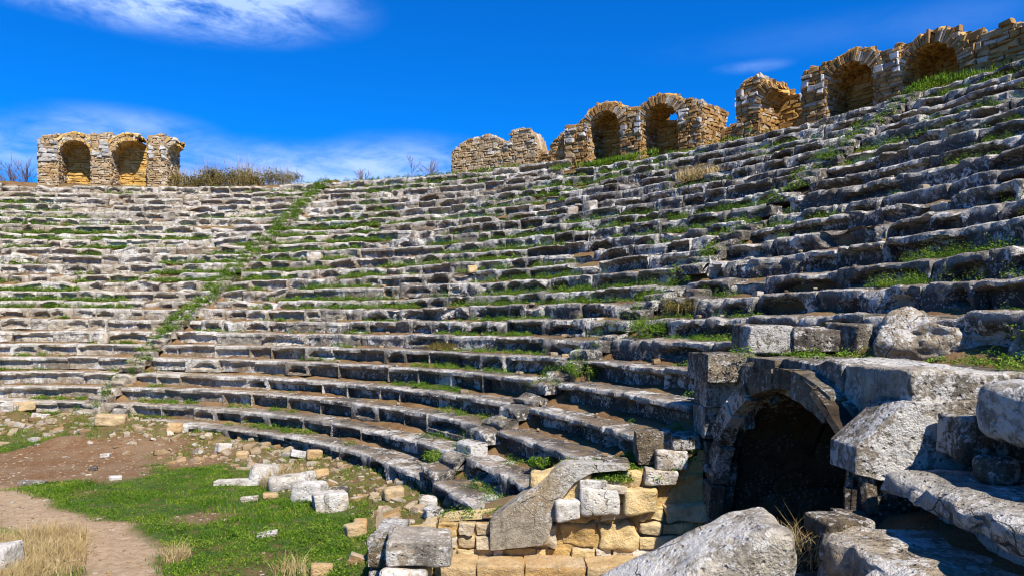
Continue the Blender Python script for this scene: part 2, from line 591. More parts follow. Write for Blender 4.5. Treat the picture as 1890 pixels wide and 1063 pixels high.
def arena_mat(name, path):
    m, nt, b = new_mat(name)
    geo = nt.node('ShaderNodeNewGeometry')
    P = geo.outputs['Position']
    a1 = nt.node('ShaderNodeAttribute', attribute_name='green').outputs['Fac']
    a2 = nt.node('ShaderNodeAttribute', attribute_name='track').outputs['Fac']
    n1 = nt.noise(P, 0.9, 6, 0.65)
    n2 = nt.noise(P, 7.0, 6, 0.7)
    n3 = nt.noise(P, 38.0, 4, 0.7)
    dirt = nt.mix(nt.step(n2, 0.3, 0.72), (0.155, 0.078, 0.034), (0.27, 0.15, 0.072))
    dirt = nt.mix(nt.step(n1, 0.40, 0.64), dirt, nt.mix(n2, (0.20, 0.12, 0.06), (0.30, 0.20, 0.115)))
    pale = nt.mix(nt.step(n2, 0.3, 0.72), (0.36, 0.245, 0.14), (0.54, 0.39, 0.245))
    d = nt.mix(a2, dirt, pale)
    d = nt.mix(nt.step(n3, 0.60, 0.74), d, (0.45, 0.36, 0.25))
    peb = nt.voro(P, 15.0)
    d = nt.mix(nt.math('MULTIPLY', nt.step(peb.outputs['Distance'], 0.19, 0.13), nt.step(nt.noise(P, 3, 4, 0.6), 0.47, 0.60)), d, (0.60, 0.54, 0.46))
    g = nt.mix(nt.step(n2, 0.34, 0.68), (0.035, 0.075, 0.010), (0.085, 0.14, 0.022))
    c = nt.mix(nt.math('MULTIPLY', a1, nt.step(nt.noise(P, 3.5, 5, 0.65), 0.30, 0.50)), d, g)
    nt.put(b.inputs['Base Color'], c)
    nt.put(b.inputs['Normal'], nt.bump(nt.math('ADD', n2, nt.math('ADD', nt.math('MULTIPLY', n3, 0.5), nt.math('MULTIPLY', nt.noise(P, 90.0, 3, 0.7), 0.3))), 1.0, 0.07))
    return m


M_GROUND = arena_mat('arena_ground', 0)


def leaf_mat(name, stops, trans=0.35):
    m, nt, b = new_mat(name)
    geo = nt.node('ShaderNodeNewGeometry')
    P = geo.outputs['Position']
    r = geo.outputs['Random Per Island']
    f = nt.math('ADD', nt.math('MULTIPLY', r, 0.65), nt.math('MULTIPLY', nt.step(nt.noise(P, 1.3, 4, 0.6), 0.3, 0.7), 0.35))
    c = nt.ramp(f, stops)
    nt.put(b.inputs['Base Color'], c)
    b.inputs['Roughness'].default_value = 0.65
    tr = nt.node('ShaderNodeBsdfTranslucent')
    nt.put(tr.inputs[0], c)
    mx = nt.node('ShaderNodeMixShader')
    mx.inputs[0].default_value = trans
    nt.l.new(b.outputs[0], mx.inputs[1])
    nt.l.new(tr.outputs[0], mx.inputs[2])
    out = nt.n.get('Material Output')
    nt.l.new(mx.outputs[0], out.inputs[0])
    return m


M_GRASS = leaf_mat('grass_blades', [(0.0, (0.03, 0.085, 0.006)), (0.35, (0.075, 0.17, 0.010)), (0.68, (0.16, 0.265, 0.018)), (0.88, (0.30, 0.34, 0.045)), (1.0, (0.42, 0.34, 0.13))])
M_WEED = leaf_mat('weed_leaves', [(0.0, (0.035, 0.085, 0.008)), (0.4, (0.09, 0.18, 0.014)), (0.75, (0.19, 0.29, 0.026)), (0.9, (0.30, 0.33, 0.06)), (1.0, (0.38, 0.31, 0.12))])
M_DRY = leaf_mat('dry_straw', [(0.0, (0.27, 0.18, 0.07)), (0.5, (0.42, 0.31, 0.14)), (1.0, (0.58, 0.47, 0.25))], 0.2)
M_OLIVE = leaf_mat('olive_brush', [(0.0, (0.055, 0.05, 0.010)), (0.5, (0.13, 0.11, 0.022)), (1.0, (0.30, 0.23, 0.075))], 0.25)
M_TWIG = leaf_mat('bare_twigs', [(0.0, (0.10, 0.065, 0.055)), (1.0, (0.20, 0.14, 0.12))], 0.0)

# ------------------------------------------------------------------ ground, path, terraces, rim
PATH = np.array([(-16, 15.6), (-12.0, 14.9), (-9.7, 13.9), (-8.3, 12.9), (-6.9, 11.7), (-5.9, 10.6), (-5.25, 9.8), (-4.3, 8.2), (-3.4, 6.0), (-3.0, 2.0), (-3, -6)])


def path_dist(x, y):
    best = np.full(x.shape, 1e9)
    for (x0, y0), (x1, y1) in zip(PATH[:-1], PATH[1:]):
        dx, dy = x1 - x0, y1 - y0
        t = np.clip(((x - x0) * dx + (y - y0) * dy) / (dx * dx + dy * dy), 0, 1)
        best = np.minimum(best, np.hypot(x - x0 - t * dx, y - y0 - t * dy))
    return best


def track_amt(x, y):
    d = path_dist(x, y) + 0.28 * fbm2(x * 0.9, y * 0.9, 3, 3.0)
    return sstep(0.86, 0.42, d)


def bare_amt(x, y):
    """the brown bare patch of the arena"""
    u = ((x + 11.6) * 0.98 + (y - 17.6) * 0.2) / 3.9
    v = ((y - 17.6) - (x + 11.4) * 0.10) / 2.3
    d = np.sqrt(u * u + v * v) + 0.34 * fbm2(x * 0.8, y * 0.8, 4, 6.0)
    return sstep(1.12, 0.86, d)


def straw_amt(x, y):
    d = np.hypot((x + 7.3) / 1.15, (y - 9.9) / 1.9) + 0.3 * fbm2(x, y, 3, 8.0)
    s = sstep(1.1, 0.7, d)
    d2 = np.hypot((x + 4.9) / 0.24, (y - 10.6) / 0.32) + 0.25 * fbm2(x * 1.5, y * 1.5, 3, 12.0)
    return np.maximum(s, sstep(1.0, 0.5, d2))


def rubble_amt(x, y):
    R = np.hypot(x - BC[0], y - BC[1])
    a = np.arctan2(y - BC[1], x - BC[0])
    wl = 16.1 - 0.2 * sstep(math.radians(60), math.radians(85), a)
    return sstep(wl - 0.6, wl + 0.7, R + 0.5 * fbm2(x * 0.7, y * 0.7, 3, 2.0)) * (y > 6)


def green_amt(x, y):
    g = 1 - np.maximum(track_amt(x, y), bare_amt(x, y))
    g = g * (1 - 0.75 * straw_amt(x, y))
    g = g * (1 - 0.62 * rubble_amt(x, y))
    patch = sstep(-1.1, -0.45, fbm2(x * 0.55, y * 0.55, 4, 21.0))
    return g * (0.12 + 0.88 * patch)


def arena_parts():
    xs = np.arange(-42, 4.01, 0.13)
    ys = np.arange(-12, 24.5, 0.13)
    X, Y = np.meshgrid(xs, ys, indexing='ij')
    Z = ground_h(X, Y)
    V = np.stack([X, Y, Z], -1).reshape(-1, 3)
    Q = grid_faces(len(xs) - 1, len(ys) - 1)
    cen = V[Q].mean(1)
    R = np.hypot(cen[:, 0] - BC[0], cen[:, 1] - BC[1])
    keep = (R < 18.75) | ((cen[:, 1] > PY0 - .2) & (cen[:, 1] < PY1 + .2) & (cen[:, 0] > -3))
    Q, cen = Q[keep], cen[keep]
    tr = track_amt(cen[:, 0], cen[:, 1]) > 0.5
    for name, sel in (('ground', ~tr), ('path', tr)):
        q = Q[sel]
        used, inv = np.unique(q, return_inverse=True)
        mb = MB()
        mb.add(V[used], [np.asarray(inv).reshape(q.shape)])
        o = mb.build(name, M_GROUND, smooth=180)
        vv = V[used]
        for an, fn in (('green', green_amt), ('track', track_amt)):
            at = o.data.attributes.new(an, 'FLOAT', 'POINT')
            at.data.foreach_set('value', fn(vv[:, 0], vv[:, 1]).astype(np.float32))
        tag(o, 'patchy grass and brown earth of the arena floor' if name == 'ground' else 'trodden pale dirt path crossing the grass', kind='structure')
    mb = MB()
    s = 3000
    mb.add([(-s, -s, -0.3), (s, -s, -0.3), (s, s, -0.3), (-s, s, -0.3)], [[(0, 1, 2, 3)]])
    tag(mb.build('terrain', M_SOIL), 'plain running to the horizon around the stadium', kind='structure')


arena_parts()

A_MIN, A_MAX = math.radians(-24), math.radians(126)
SOIL_F = np.array([0.34, 0.40, 0.46, 0.54, 0.61, 0.68, 0.78, 0.90, 0.955])


def soil_z(i, f, X, Y):
    """height of the earth lying on the tread of row i at fraction f behind its edge"""
    base = -0.13 * sstep(0.55, 0.28, f) + 0.085 * sstep(0.46, 0.82, f) - 0.040
    return row_z(i) + base + 0.052 * fbm2(X * 1.3, Y * 1.3, 3, i * 3.7) + 0.02 * fbm2(X * 5, Y * 5, 2, i * 1.7)


def terraces():
    mb = MB()
    da = 0.006
    A = np.arange(A_MIN, A_MAX, da)
    dzc = {}
    for i in range(-1, 24):
        Rf = row_R(i) + SOIL_F
        AA, FF = np.meshgrid(A, SOIL_F, indexing='ij')
        RR = row_R(i) + FF
        X = BC[0] + RR * np.cos(AA)
        Y = BC[1] + RR * np.sin(AA)
        dz = np.array([row_dz(i, *on_ring(row_R(i), a)) for a in A])[:, None]
        dzn = np.array([row_dz(i + 1, *on_ring(row_R(i + 1), a)) for a in A])[:, None]
        Z = soil_z(i, FF, X, Y) + dz
        # riser up to the next tread
        X2 = BC[0] + (row_R(i + 1) + 0.30) * np.cos(A)
        Y2 = BC[1] + (row_R(i + 1) + 0.30) * np.sin(A)
        Z2 = soil_z(i + 1, np.full_like(A, 0.30), X2, Y2) + dzn[:, 0]
        X = np.concatenate([X, X2[:, None]], 1)
        Y = np.concatenate([Y, Y2[:, None]], 1)
        Z = np.concatenate([Z, Z2[:, None]], 1)
        # stairs: the earth is a ramp there
        for s in STAIRS:
            ins = np.abs(A - s) * row_R(i) < STAIR_HW + 0.05
            ramp = row_z(i) - 0.13 + (np.concatenate([FF, np.full((len(A), 1), 0.96)], 1) - 0.30) / 0.66 * RISE + dz
            Z = np.where(ins[:, None], ramp, Z)
        V = np.stack([X, Y, Z], -1).reshape(-1, 3)
        Q = grid_faces(len(A) - 1, Z.shape[1] - 1)
        cen = V[Q].mean(1)
        am = np.arctan2(cen[:, 1] - BC[1], cen[:, 0] - BC[0])
        cut = (i <= GAP_ROWS - 1) & (cen[:, 1] > PY0) & (cen[:, 1] < PY1 + 0.15)
        top = (i > 21) & (am < A_SPLIT)
        mb.add(V, [Q[~(cut | top)]])
    o = mb.build('terrace_ground', M_SOIL, smooth=180)
    tag(o, 'brown earth bank under and between the seat rows', kind='structure')


terraces()


def rim_z(a):
    return np.where(a > A_SPLIT, row_z(23) - 0.02, row_z(22) - 0.12)


def rim():
    mb = MB()
    A = np.arange(A_MIN, A_MAX, 0.008)
    rr = np.array([0.30, 0.34, 0.7, 1.0, 1.3, 1.7, 2.2, 2.8, 3.6, 5.0, 7.0, 10, 15, 22, 30])
    Rb = np.where(A > A_SPLIT, row_R(23), row_R(21))
    AA = A[:, None] + 0 * rr
    RR = Rb[:, None] + rr
    X, Y = BC[0] + RR * np.cos(AA), BC[1] + RR * np.sin(AA)
    Z = rim_z(AA) + 0.06 * fbm2(X * 0.9, Y * 0.9, 3, 4.0)
    Z = np.where(rr > 5.5, Z - (rr - 5.5) * 0.45, Z) - 0.45 * sstep(1.3, 0.32, rr) - 0.8 * (rr < 0.32)
    Z = np.maximum(Z, -0.5)
    mb.add(np.stack([X, Y, Z], -1).reshape(-1, 3), [grid_faces(len(A) - 1, len(rr) - 1)])
    tag(mb.build('hill', M_SOIL, smooth=180), 'grassy top and outer slope of the stadium bank', kind='structure')


rim()

# ------------------------------------------------------------------ seat blocks


def seat_geo(L, style, seed, px_per_m, h=0.43, D=0.86, lip=0.13, under=0.18, rough=1.0):
    """one worn seat block; x along the row, y away from the arena, z=0 at the seat edge"""
    rng = np.random.default_rng(seed)
    nu = int(np.clip(L * px_per_m / 2.6, 7, 44))
    nf = int(np.clip(h * px_per_m / 2.2, 7, 22))
    u = np.linspace(-1, 1, nu + 1)
    u = np.sign(u) * (1 - (1 - np.abs(u)) ** 1.15)
    X = u * L / 2
    top = [(D, 0), (D * .72, 0), (.42, 0), (.26, 0), (.15, 0), (.075, -.002), (.028, -.010), (.006, -.026)]
    zf = -np.linspace(.048, h, nf)
    prof_r = np.array([p[0] for p in top] + [0.0] * nf + [D])
    prof_z = np.array([p[1] for p in top] + list(zf) + [-h])
    nv = len(prof_r)
    XX = np.repeat(X[:, None], nv, 1)
    YY = np.repeat(prof_r[None], nu + 1, 0)
    ZZ = np.repeat(prof_z[None], nu + 1, 0)
    front = np.zeros(nv, bool)
    front[len(top) - 3:-1] = True
    uu = np.repeat(u[:, None], nv, 1)
    S = seed * 3.17
    # the hollow under the lip
    if style == 'lip':
        t = lip * (1 + 0.25 * vnoise(np.stack([XX * 2.2 + S, ZZ * 0, ZZ * 0 + 1], -1)))
        hol = under * sstep(-t + 0.012, -t - 0.05, ZZ)
        hol = hol * (0.9 + 0.2 * vnoise(np.stack([XX * 1.5 + S, ZZ * 2, ZZ * 0 + 3], -1)))
        if rng.random() < 0.35:
            hol = hol * sstep(1.0, 0.90, np.abs(uu))
    elif style in ('scoop', 'half'):
        off = rng.uniform(-.2, .2) if style == 'scoop' else rng.choice([-.45, .45])
        wid = rng.uniform(.78, 1.02) if style == 'scoop' else rng.uniform(.45, .6)
        s = np.clip(np.abs(uu - off) / wid, 0, 1.5)
        p = rng.uniform(2.2, 5)
        t = lip + (h - lip) * s ** p
        bot = -h + rng.uniform(0.0, 0.13)
        hol = under * 1.1 * sstep(-t + 0.02, -t - 0.07, ZZ) * sstep(bot - 0.02, bot + 0.07, ZZ)
    elif style == 'broken':
        n = fbm(np.stack([XX * 1.6 + S, YY * 0, ZZ * 2.0], -1), 3)
        hol = under * 0.9 * sstep(-0.25, 0.6, n) + 0.12 * sstep(0.0, -h, ZZ) * (vnoise(np.stack([XX * 2 + S, ZZ * 0, ZZ * 0 + 9], -1)) > 0)
    else:
        hol = 0.03 * sstep(-lip, -lip - 0.05, ZZ)
    YY = YY + np.where(front[None], hol, 0)
    # worn edge: chips and waves along the nosing
    edge = np.zeros(nv)
    edge[len(top) - 5:len(top) + 4] = [0.25, 0.6, 0.9, 1.0, 1.0, 1.0, .7, .45, .2][:nv - len(top) + 5]
    wv = fbm(np.stack([XX * 1.7 + S, ZZ * 0, ZZ * 0 + 5], -1), 3)
    ch = np.maximum(0, fbm(np.stack([XX * 4.5 + S, ZZ * 4, ZZ * 0 + 7], -1), 2) - 0.25)
    YY = YY + edge[None] * rough * (0.026 * (wv + 0.4) + 0.075 * ch)
    ZZ = ZZ - edge[None] * rough * (0.022 * np.maximum(0, wv + 0.3) + 0.04 * ch)
    # small scale roughness everywhere
    Pn = np.stack([XX, YY, ZZ], -1)
    n1 = 0.9 - 2.2 * np.abs(fbm(Pn * 3.0 + S, 3))
    n2 = fbm(Pn * 3.4 + S + 40, 3)
    keep = 1 - 0.7 * (prof_r > 0.5)
    YY = YY + np.where(front[None], 1, 0) * rough * 0.024 * n1
    ZZ = ZZ + (0.017 * rough * n2 + 0.010 * rough * fbm(Pn * 9 + S, 2)) * keep[None]
    if style == 'broken':
        ZZ = ZZ - 0.11 * sstep(-0.1, 0.7, fbm(np.stack([XX * 1.3 + S, YY * 1.6, ZZ * 0 + 2], -1), 2)) * (ZZ > -0.3)
    # rounded ends
    en = sstep(1 - 0.10 / max(L, .3), 1.0, np.abs(uu))
    YY = YY + np.where(front[None], 0.014 * rough * en, 0)
    ZZ = ZZ - 0.009 * rough * en * (ZZ > -0.2)
    XX = XX + 0.016 * rough * fbm(Pn * 3.0 + S + 80, 2) * (np.abs(uu) > 0.7)
    V = np.stack([XX, YY, ZZ], -1).reshape(-1, 3)
    wear = np.zeros(nv)
    wear[len(top) - 4:len(top) + 3] = [.35, .8, 1, 1, .9, .6, .25][:nv - len(top) + 4]
    wear = np.clip(wear[None] * (0.85 + 0.5 * wv) + 0 * XX, 0, 1).reshape(-1)
    idx = np.arange((nu + 1) * nv).reshape(nu + 1, nv)
    nxt = np.roll(idx, -1, axis=1)
    Q = np.stack([idx[:-1], idx[1:], nxt[1:], nxt[:-1]], -1).reshape(-1, 4)
    Q = Q[:, ::-1]
    caps = np.stack([idx[0], idx[-1][::-1]])
    return V, [Q, caps], wear


NUM = ('first second third fourth fifth sixth seventh eighth ninth tenth eleventh twelfth thirteenth fourteenth fifteenth sixteenth '
       'seventeenth eighteenth nineteenth twentieth twenty-first twenty-second twenty-third twenty-fourth twenty-fifth twenty-sixth '
       'twenty-seventh twenty-eighth twenty-ninth thirtieth').split()


def num(k):
    return NUM[k] if k < len(NUM) else str(k + 1) + 'th'


LOOK = {'lip': 'thin-lipped', 'scoop': 'hollow-fronted', 'half': 'half-hollowed', 'broken': 'broken', 'full': 'flat-fronted'}
blocks = []


def lay_row(i, a0, a1, sector):
    """fill row i from angle a0 towards a1 with blocks"""
    sgn = 1 if a1 > a0 else -1
    a, k = a0, 0
    R = row_R(i)
    while (a1 - a) * sgn > 0.012:
        deg = math.degrees(a)
        x, y = on_ring(R, a)
        if i <= 4 and deg > 30:
            L = RNG.uniform(0.85, 1.55)
        elif i <= 5:
            L = RNG.uniform(1.3, 2.3)
        elif deg < 34:
            L = RNG.uniform(0.85, 1.9)
        else:
            L = RNG.choice([RNG.uniform(.6, .9), RNG.uniform(.8, 1.2), RNG.uniform(1.0, 1.7)])
        rest = (a1 - a) * sgn * R
        if rest - L < 0.45:
            L = rest if rest < 1.7 else rest / 2
        am = a + sgn * L / 2 / R
        x, y = on_ring(R, am)
        dist = math.hypot(x, y)
        if i <= 4:
            st = RNG.choice(['lip', 'lip', 'lip', 'lip', 'lip', 'lip', 'scoop'])
        elif i == 5:
            st = RNG.choice(['lip', 'scoop', 'scoop', 'full'])
        elif deg < 34:
            st = RNG.choice(['scoop', 'scoop', 'scoop', 'lip', 'lip', 'half', 'full', 'broken'])
        else:
            st = RNG.choice(['scoop', 'scoop', 'scoop', 'scoop', 'half', 'full', 'lip', 'lip', 'broken'])
        blocks.append(dict(row=i, a=am, L=L - RNG.uniform(.001, .012), style=str(st), sector=sector, k=k, x=x, y=y, dist=dist))
        a += sgn * L / R
        k += 1


hw = lambda i: STAIR_HW / row_R(i)
for i in range(-1, 24):
    # left of the far stair, up to the frame edge and a little beyond
    if i >= 0:
        lay_row(i, STAIRS[0] + hw(i), math.radians(122), 'far stair towards the ruined tower')
    lay_row(i, STAIRS[1] + hw(i), STAIRS[0] - hw(i) if i >= 0 else math.radians(70), 'near stair towards the far stair')
    if i > n_top(STAIRS[1]):
        blocks = [bk for bk in blocks if not (bk['row'] == i and bk['a'] < A_SPLIT)]
        continue
    if i <= GAP_ROWS:
        a_cut = math.asin((PY1 + (0.10 if i < 1 or i > 3 else 0.32) - BC[1]) / row_R(i))
        lay_row(i, STAIRS[1] - hw(i), a_cut, 'near stair towards the tunnel')
    else:
        lay_row(i, STAIRS[1] - hw(i), math.radians(-14 if i < 9 else -6), 'near stair towards the tunnel')

# rows broken away here and there
def keep_block(bk):
    if RNG.random() < 0.05 and bk['row'] > 5:
        bk['style'] = 'broken'
        bk['sag'] = RNG.uniform(.04, .14)
    return True



blocks = [bk for bk in blocks if keep_block(bk)]


def screen(x, y, z):
    return CX + F * x / max(y, .1), HOR - F * (z - EYE) / max(y, .1)


for bk in blocks:
    i = bk['row']
    px, py = screen(bk['x'], bk['y'], row_z(i))
    vis = bk['y'] > 1 and -10 < px < 1900 and -10 < py < 1063
    if i == -1 and bk['a'] > math.radians(66):
        vis = False
    if vis and i <= 4 and bk['y'] < PY1 + .4 and px > 1280:
        vis = False
    t = bk['a']
    # apparent size: length across the line of sight times height
    los = np.array([bk['x'], bk['y']]) / bk['dist']
    tan = np.array([-math.sin(t), math.cos(t)])
    across = abs(los[0] * tan[1] - los[1] * tan[0])
    bk['size'] = bk['L'] * (0.3 + 0.7 * across) / bk['dist'] ** 2 if vis else 0

order = sorted(range(len(blocks)), key=lambda q: -blocks[q]['size'])
single = set(order[:300])
rest_pale, n_single = MB(), 0
seat_seed = 0
for q, bk in enumerate(blocks):
    seat_seed += 1
    i, a = bk['row'], bk['a']
    ppm = 727 / max(bk['dist'], 3)
    deg = math.degrees(a)
    near = deg < 30
    rough = 0.55 if i <= 4 else (1.3 if near else 1.15)
    lip = RNG.uniform(.095, .12) if i <= 4 else RNG.uniform(.08, .14)
    under = (RNG.uniform(.11, .16) if deg > 62 else RNG.uniform(.20, .30)) if i <= 4 else (RNG.uniform(.11, .20) if deg > 58 else RNG.uniform(.18, .30))
    h = 0.43 if i > 5 else 0.42
    V, Fc, wr = seat_geo(bk['L'], bk['style'], seat_seed, min(ppm * 1.0, 90), h, 0.86 if i < 23 else 0.7, lip, under, rough)
    R = row_R(i) + RNG.uniform(-.035, .035) * (0.5 if i <= 4 else 1.3)
    x, y = on_ring(R, a)
    wob = 0.005 if i <= 4 else 0.016
    if 8 <= i <= 16 and deg > 60 and RNG.random() < 0.2:
        wob = 0.10
    z = row_z(i) - bk.get('sag', 0) + row_dz(i, x, y) + RNG.uniform(-.015, .015) * (1 if i <= 4 else 1.8)
    rot = (RNG.normal() * wob, RNG.normal() * wob, a - math.pi / 2 + RNG.normal() * wob * 0.8)
    if q in single:
        mb = MB()
        mb.add(V, Fc, wr)
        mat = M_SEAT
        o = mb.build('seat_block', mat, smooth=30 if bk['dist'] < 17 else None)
        o.location = (x, y, z)
        o.rotation_euler = rot
        tag(o, f"{LOOK[bk['style']]} grey seat block, {num(i + 1)} row up, {num(bk['k'])} from the {bk['sector']}", 'seat block', 'stone seat blocks of the stadium bank')
        n_single += 1
    else:
        rest_pale.add(xform(V, (x, y, z), rot), Fc, wr)
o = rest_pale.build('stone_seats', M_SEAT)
tag(o, 'many more worn grey seat blocks in the upper rows of the bank', 'seats', kind='stuff')

# ------------------------------------------------------------------ stairways
for sa, lab in ((STAIRS[0], 'narrow grass-choked stairway climbing the bank on the far side'), (STAIRS[1], 'narrow stone stairway climbing from the sloping parapet towards the arches')):
    x0, y0 = on_ring(row_R(-1), sa)
    st = empty('stairway', (x0, y0, row_z(-1) - 0.42), lab, 'stairway')
    top = n_top(sa)
    for i in range(0, top + 1):
        for half in (0, 1):
            f = 0.10 + 0.33 * half
            R = row_R(i) - 0.66 + f
            z = row_z(i - 1) + 0.21 * (half + 1) - 0.02
            x, y = on_ring(R, sa)
            seat_seed += 1
            if RNG.random() < (0.04 if i < 8 else 0.16):
                continue
            z += row_dz(max(i, 0), x, y)
            ppm = 727 / math.hypot(x, y)
            V, Fc, wr = seat_geo(0.72, 'broken' if RNG.random() < .3 else 'full', seat_seed, ppm, 0.24, 0.40, .1, .05, 1.2)
            mb = MB()
            mb.add(V, Fc, wr * .5)
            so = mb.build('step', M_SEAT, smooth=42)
            so.parent = st
            so.location = Vector((x, y, z)) - st.location
            so.rotation_euler = (RNG.normal() * .03, RNG.normal() * .03, sa - math.pi / 2 + RNG.normal() * .04)

# ------------------------------------------------------------------ masonry of loose stones


def courses(U, V, rng, ch, ln):
    out = []
    v = 0.0
    while v < V:
        c = rng.uniform(*ch)
        u = -rng.uniform(0, ln[1])
        while u < U:
            l = rng.uniform(*ln) * (1.5 if rng.random() < .12 else 1)
            out.append((u, min(u + l, U + .1), v, v + c))
            u += l
        v += c
    return np.array(out)


def stones(mb, mapfn, U, V, mask, rng, ch=(.10, .20), ln=(.16, .50), th=(.025, .085), gap=.006, back=.10, tilt=.12):
    """face of rubble masonry: mapfn(u, v, w) gives 3-D points, w pointing out of the wall"""
    S = courses(U, V, rng, ch, ln)
    cu, cv = (S[:, 0] + S[:, 1]) / 2, (S[:, 2] + S[:, 3]) / 2
    ok = mask(cu, cv)
    S = S[ok]
    n = len(S)
    if not n:
        return
    u0, u1, v0, v1 = (S[:, k][:, None] for k in range(4))
    u0 = np.clip(u0, 0, U) + gap
    u1 = np.clip(u1, 0, U) - gap
    v0, v1 = v0 + gap * .7, v1 - gap * .7
    cs = np.array([(0, 0), (1, 0), (1, 1), (0, 1)], float)
    jit = rng.uniform(-1, 1, (n, 4, 2)) * np.minimum(.34 * (v1 - v0), .05)[..., None]
    t = rng.uniform(*th, (n, 1))
    cuv_u = u0 + (u1 - u0) * cs[:, 0][None] + jit[..., 0]
    cuv_v = v0 + (v1 - v0) * cs[:, 1][None] + jit[..., 1]
    mu, mv = cuv_u.mean(1, keepdims=True), cuv_v.mean(1, keepdims=True)
    rings = []
    tl = rng.uniform(-tilt, tilt, (n, 4)) * t
    for (k, w) in ((0.96, -back), (1.0, 0.45), (rng.uniform(.62, .86, (n, 1)), 1.0)):
        uu = mu + (cuv_u - mu) * k
        vv = mv + (cuv_v - mv) * k
        ww = (t * w + tl * 2) if not (isinstance(w, float) and w < 0) else np.full((n, 4), w)
        if np.isscalar(w) and w < 0:
            ww = np.full((n, 4), w)
        rings.append(np.stack([uu, vv, ww], -1))
    A = np.stack(rings, 1).reshape(n, 12, 3)
    P = mapfn(A[..., 0], A[..., 1], A[..., 2])
    base = np.arange(n)[:, None] * 12
    fs = []
    for r in (0, 1):
        for c in range(4):
            d = (c + 1) % 4
            fs.append(base + np.array([r * 4 + c, r * 4 + d, (r + 1) * 4 + d, (r + 1) * 4 + c]))
    fs.append(base + np.array([8, 9, 10, 11]))
    Fq = np.stack(fs, 1).reshape(-1, 4)
    mb.add(P.reshape(-1, 3), [Fq])


def core(mb, mapfn, U, V, mask, step=.10, w=0.0):
    nu, nv = max(2, int(U / step)), max(2, int(V / step))
    u = np.linspace(0, U, nu + 1)
    v = np.linspace(0, V, nv + 1)
    UU, VV = np.meshgrid(u, v, indexing='ij')
    P = mapfn(UU, VV, np.full_like(UU, w)).reshape(-1, 3)
    Q = grid_faces(nu, nv)
    uc = (u[:-1, None] + u[1:, None]) / 2 + 0 * v[None, :-1]
    vc = (v[None, :-1] + v[None, 1:]) / 2 + 0 * u[:-1, None]
    ok = mask(uc.ravel(), vc.ravel())
    Q = Q[ok]
    if len(Q):
        mb.add(P, [Q])


class Wall:
    """a stretch of the ring wall: s runs along the wall in picture order, w outwards behind the face, z up"""
    def __init__(self, Rw, a_ref, zb):
        self.R, self.a, self.zb = Rw, a_ref, zb

    def s(self, px):
        return (self.a - px_ring(px, self.R)[0]) * self.R

    def z(self, px, py):
        _, t = px_ring(px, self.R)
        return EYE + (HOR - py) * t / F

    def pos(self, s, w, z):
        a = self.a - s / self.R
        r = self.R + w
        return np.stack([BC[0] + r * np.cos(a), BC[1] + r * np.sin(a), z], -1)

    def front(self, s0, w):
        return lambda u, v, t: self.pos(s0 + u, w - t, self.zb + v)

    def side(self, s, w0, sgn):
        """cheek of a pier; sgn +1 faces along +s"""
        return lambda u, v, t: self.pos(s + sgn * t, w0 + u, self.zb + v)


def ragged(fn, seed, amp=.12):
    return lambda s: fn(s) + amp * (0.6 * vnoise(np.stack([s * 2.1 + seed, 0 * s, 0 * s], -1)) + 0.6 * vnoise(np.stack([s * 6.0 + seed, 0 * s, 0 * s + 4], -1)))


def solid(W, s0, s1, w0, w1, top, rng, mats, root, name, quoins=True, ends=(True, True), ch=(.08, .17), ln=(.12, .42)):
    """pier or plain wall with a ragged top, faced all round with stones"""
    U = s1 - s0
    ss = np.linspace(s0, s1, 40)
    H = float(np.max(top(ss))) - W.zb
    mb = MB()
    fm = lambda u, v: (W.zb + v < top(s0 + u))
    stones(mb, W.front(s0, w0), U, H, fm, rng, ch, ln)
    core(mb, W.front(s0, w0), U, H, fm, .08, -.02)
    for end, s in ((0, s0), (1, s1)):
        if not ends[end]:
            continue
        sm = lambda u, v: (W.zb + v < top(np.full_like(u, s + (.05 if end == 0 else -.05))))
        stones(mb, W.side(s, w0, 1 if end else -1), w1 - w0, H, sm, rng, ch, ln)
        core(mb, W.side(s, w0, 1 if end else -1), w1 - w0, H, sm, .1, -.02)
    # broken top
    tm = lambda u, v, t: W.pos(s0 + u, w0 + v, top(s0 + u) + t - .05)
    stones(mb, tm, U, w1 - w0, lambda u, v: u > -1, rng, (.14, .3), (.14, .4), (.03, .11), tilt=.3)
    core(mb, tm, U, w1 - w0, lambda u, v: u > -1, .12, -.03)
    # outer back
    bm_ = lambda u, v, t: W.pos(s0 + u, w1 + t, W.zb + v)
    core(mb, bm_, U, H, fm, .1, 0)
    o = local(mb.build(name, mats[0]), root)
    if quoins:
        q = MB()
        stones(q, W.front(s0, w0), U, H, lambda u, v: (W.zb + v < top(s0 + u) - .10) & (v > H * .55) & (v < H * .86) & ((u < .42) | (u > U - .34)) & (vnoise(np.stack([u * 3, v * 3, 0 * u + s0], -1)) > -.25), rng, (.13, .24), (.25, .5), (.11, .16))
        if q.V:
            local(q.build('quoin', M_QUOIN), root)
    return o


def back_wall(W, s0, s1, w, top, rng, mat, root, holes=()):
    U = s1 - s0
    ss = np.linspace(s0, s1, 30)
    H = float(np.max(top(ss))) - W.zb
    def mask(u, v):
        ok = W.zb + v < top(s0 + u)
        for (hs, hz, hr, hh) in holes:
            ok &= (((s0 + u - hs) / hr) ** 2 + ((W.zb + v - hz) / hh) ** 2) > 1
        return ok
    mb = MB()
    stones(mb, W.front(s0, w), U, H, mask, rng, (.09, .19), (.18, .55), (.03, .08))
    core(mb, W.front(s0, w), U, H, mask, .06, -.02)
    core(mb, lambda u, v, t: W.pos(s0 + u, w + .55, W.zb + v), U, H, mask, .06, 0)
    return local(mb.build('back_wall', mat), root)


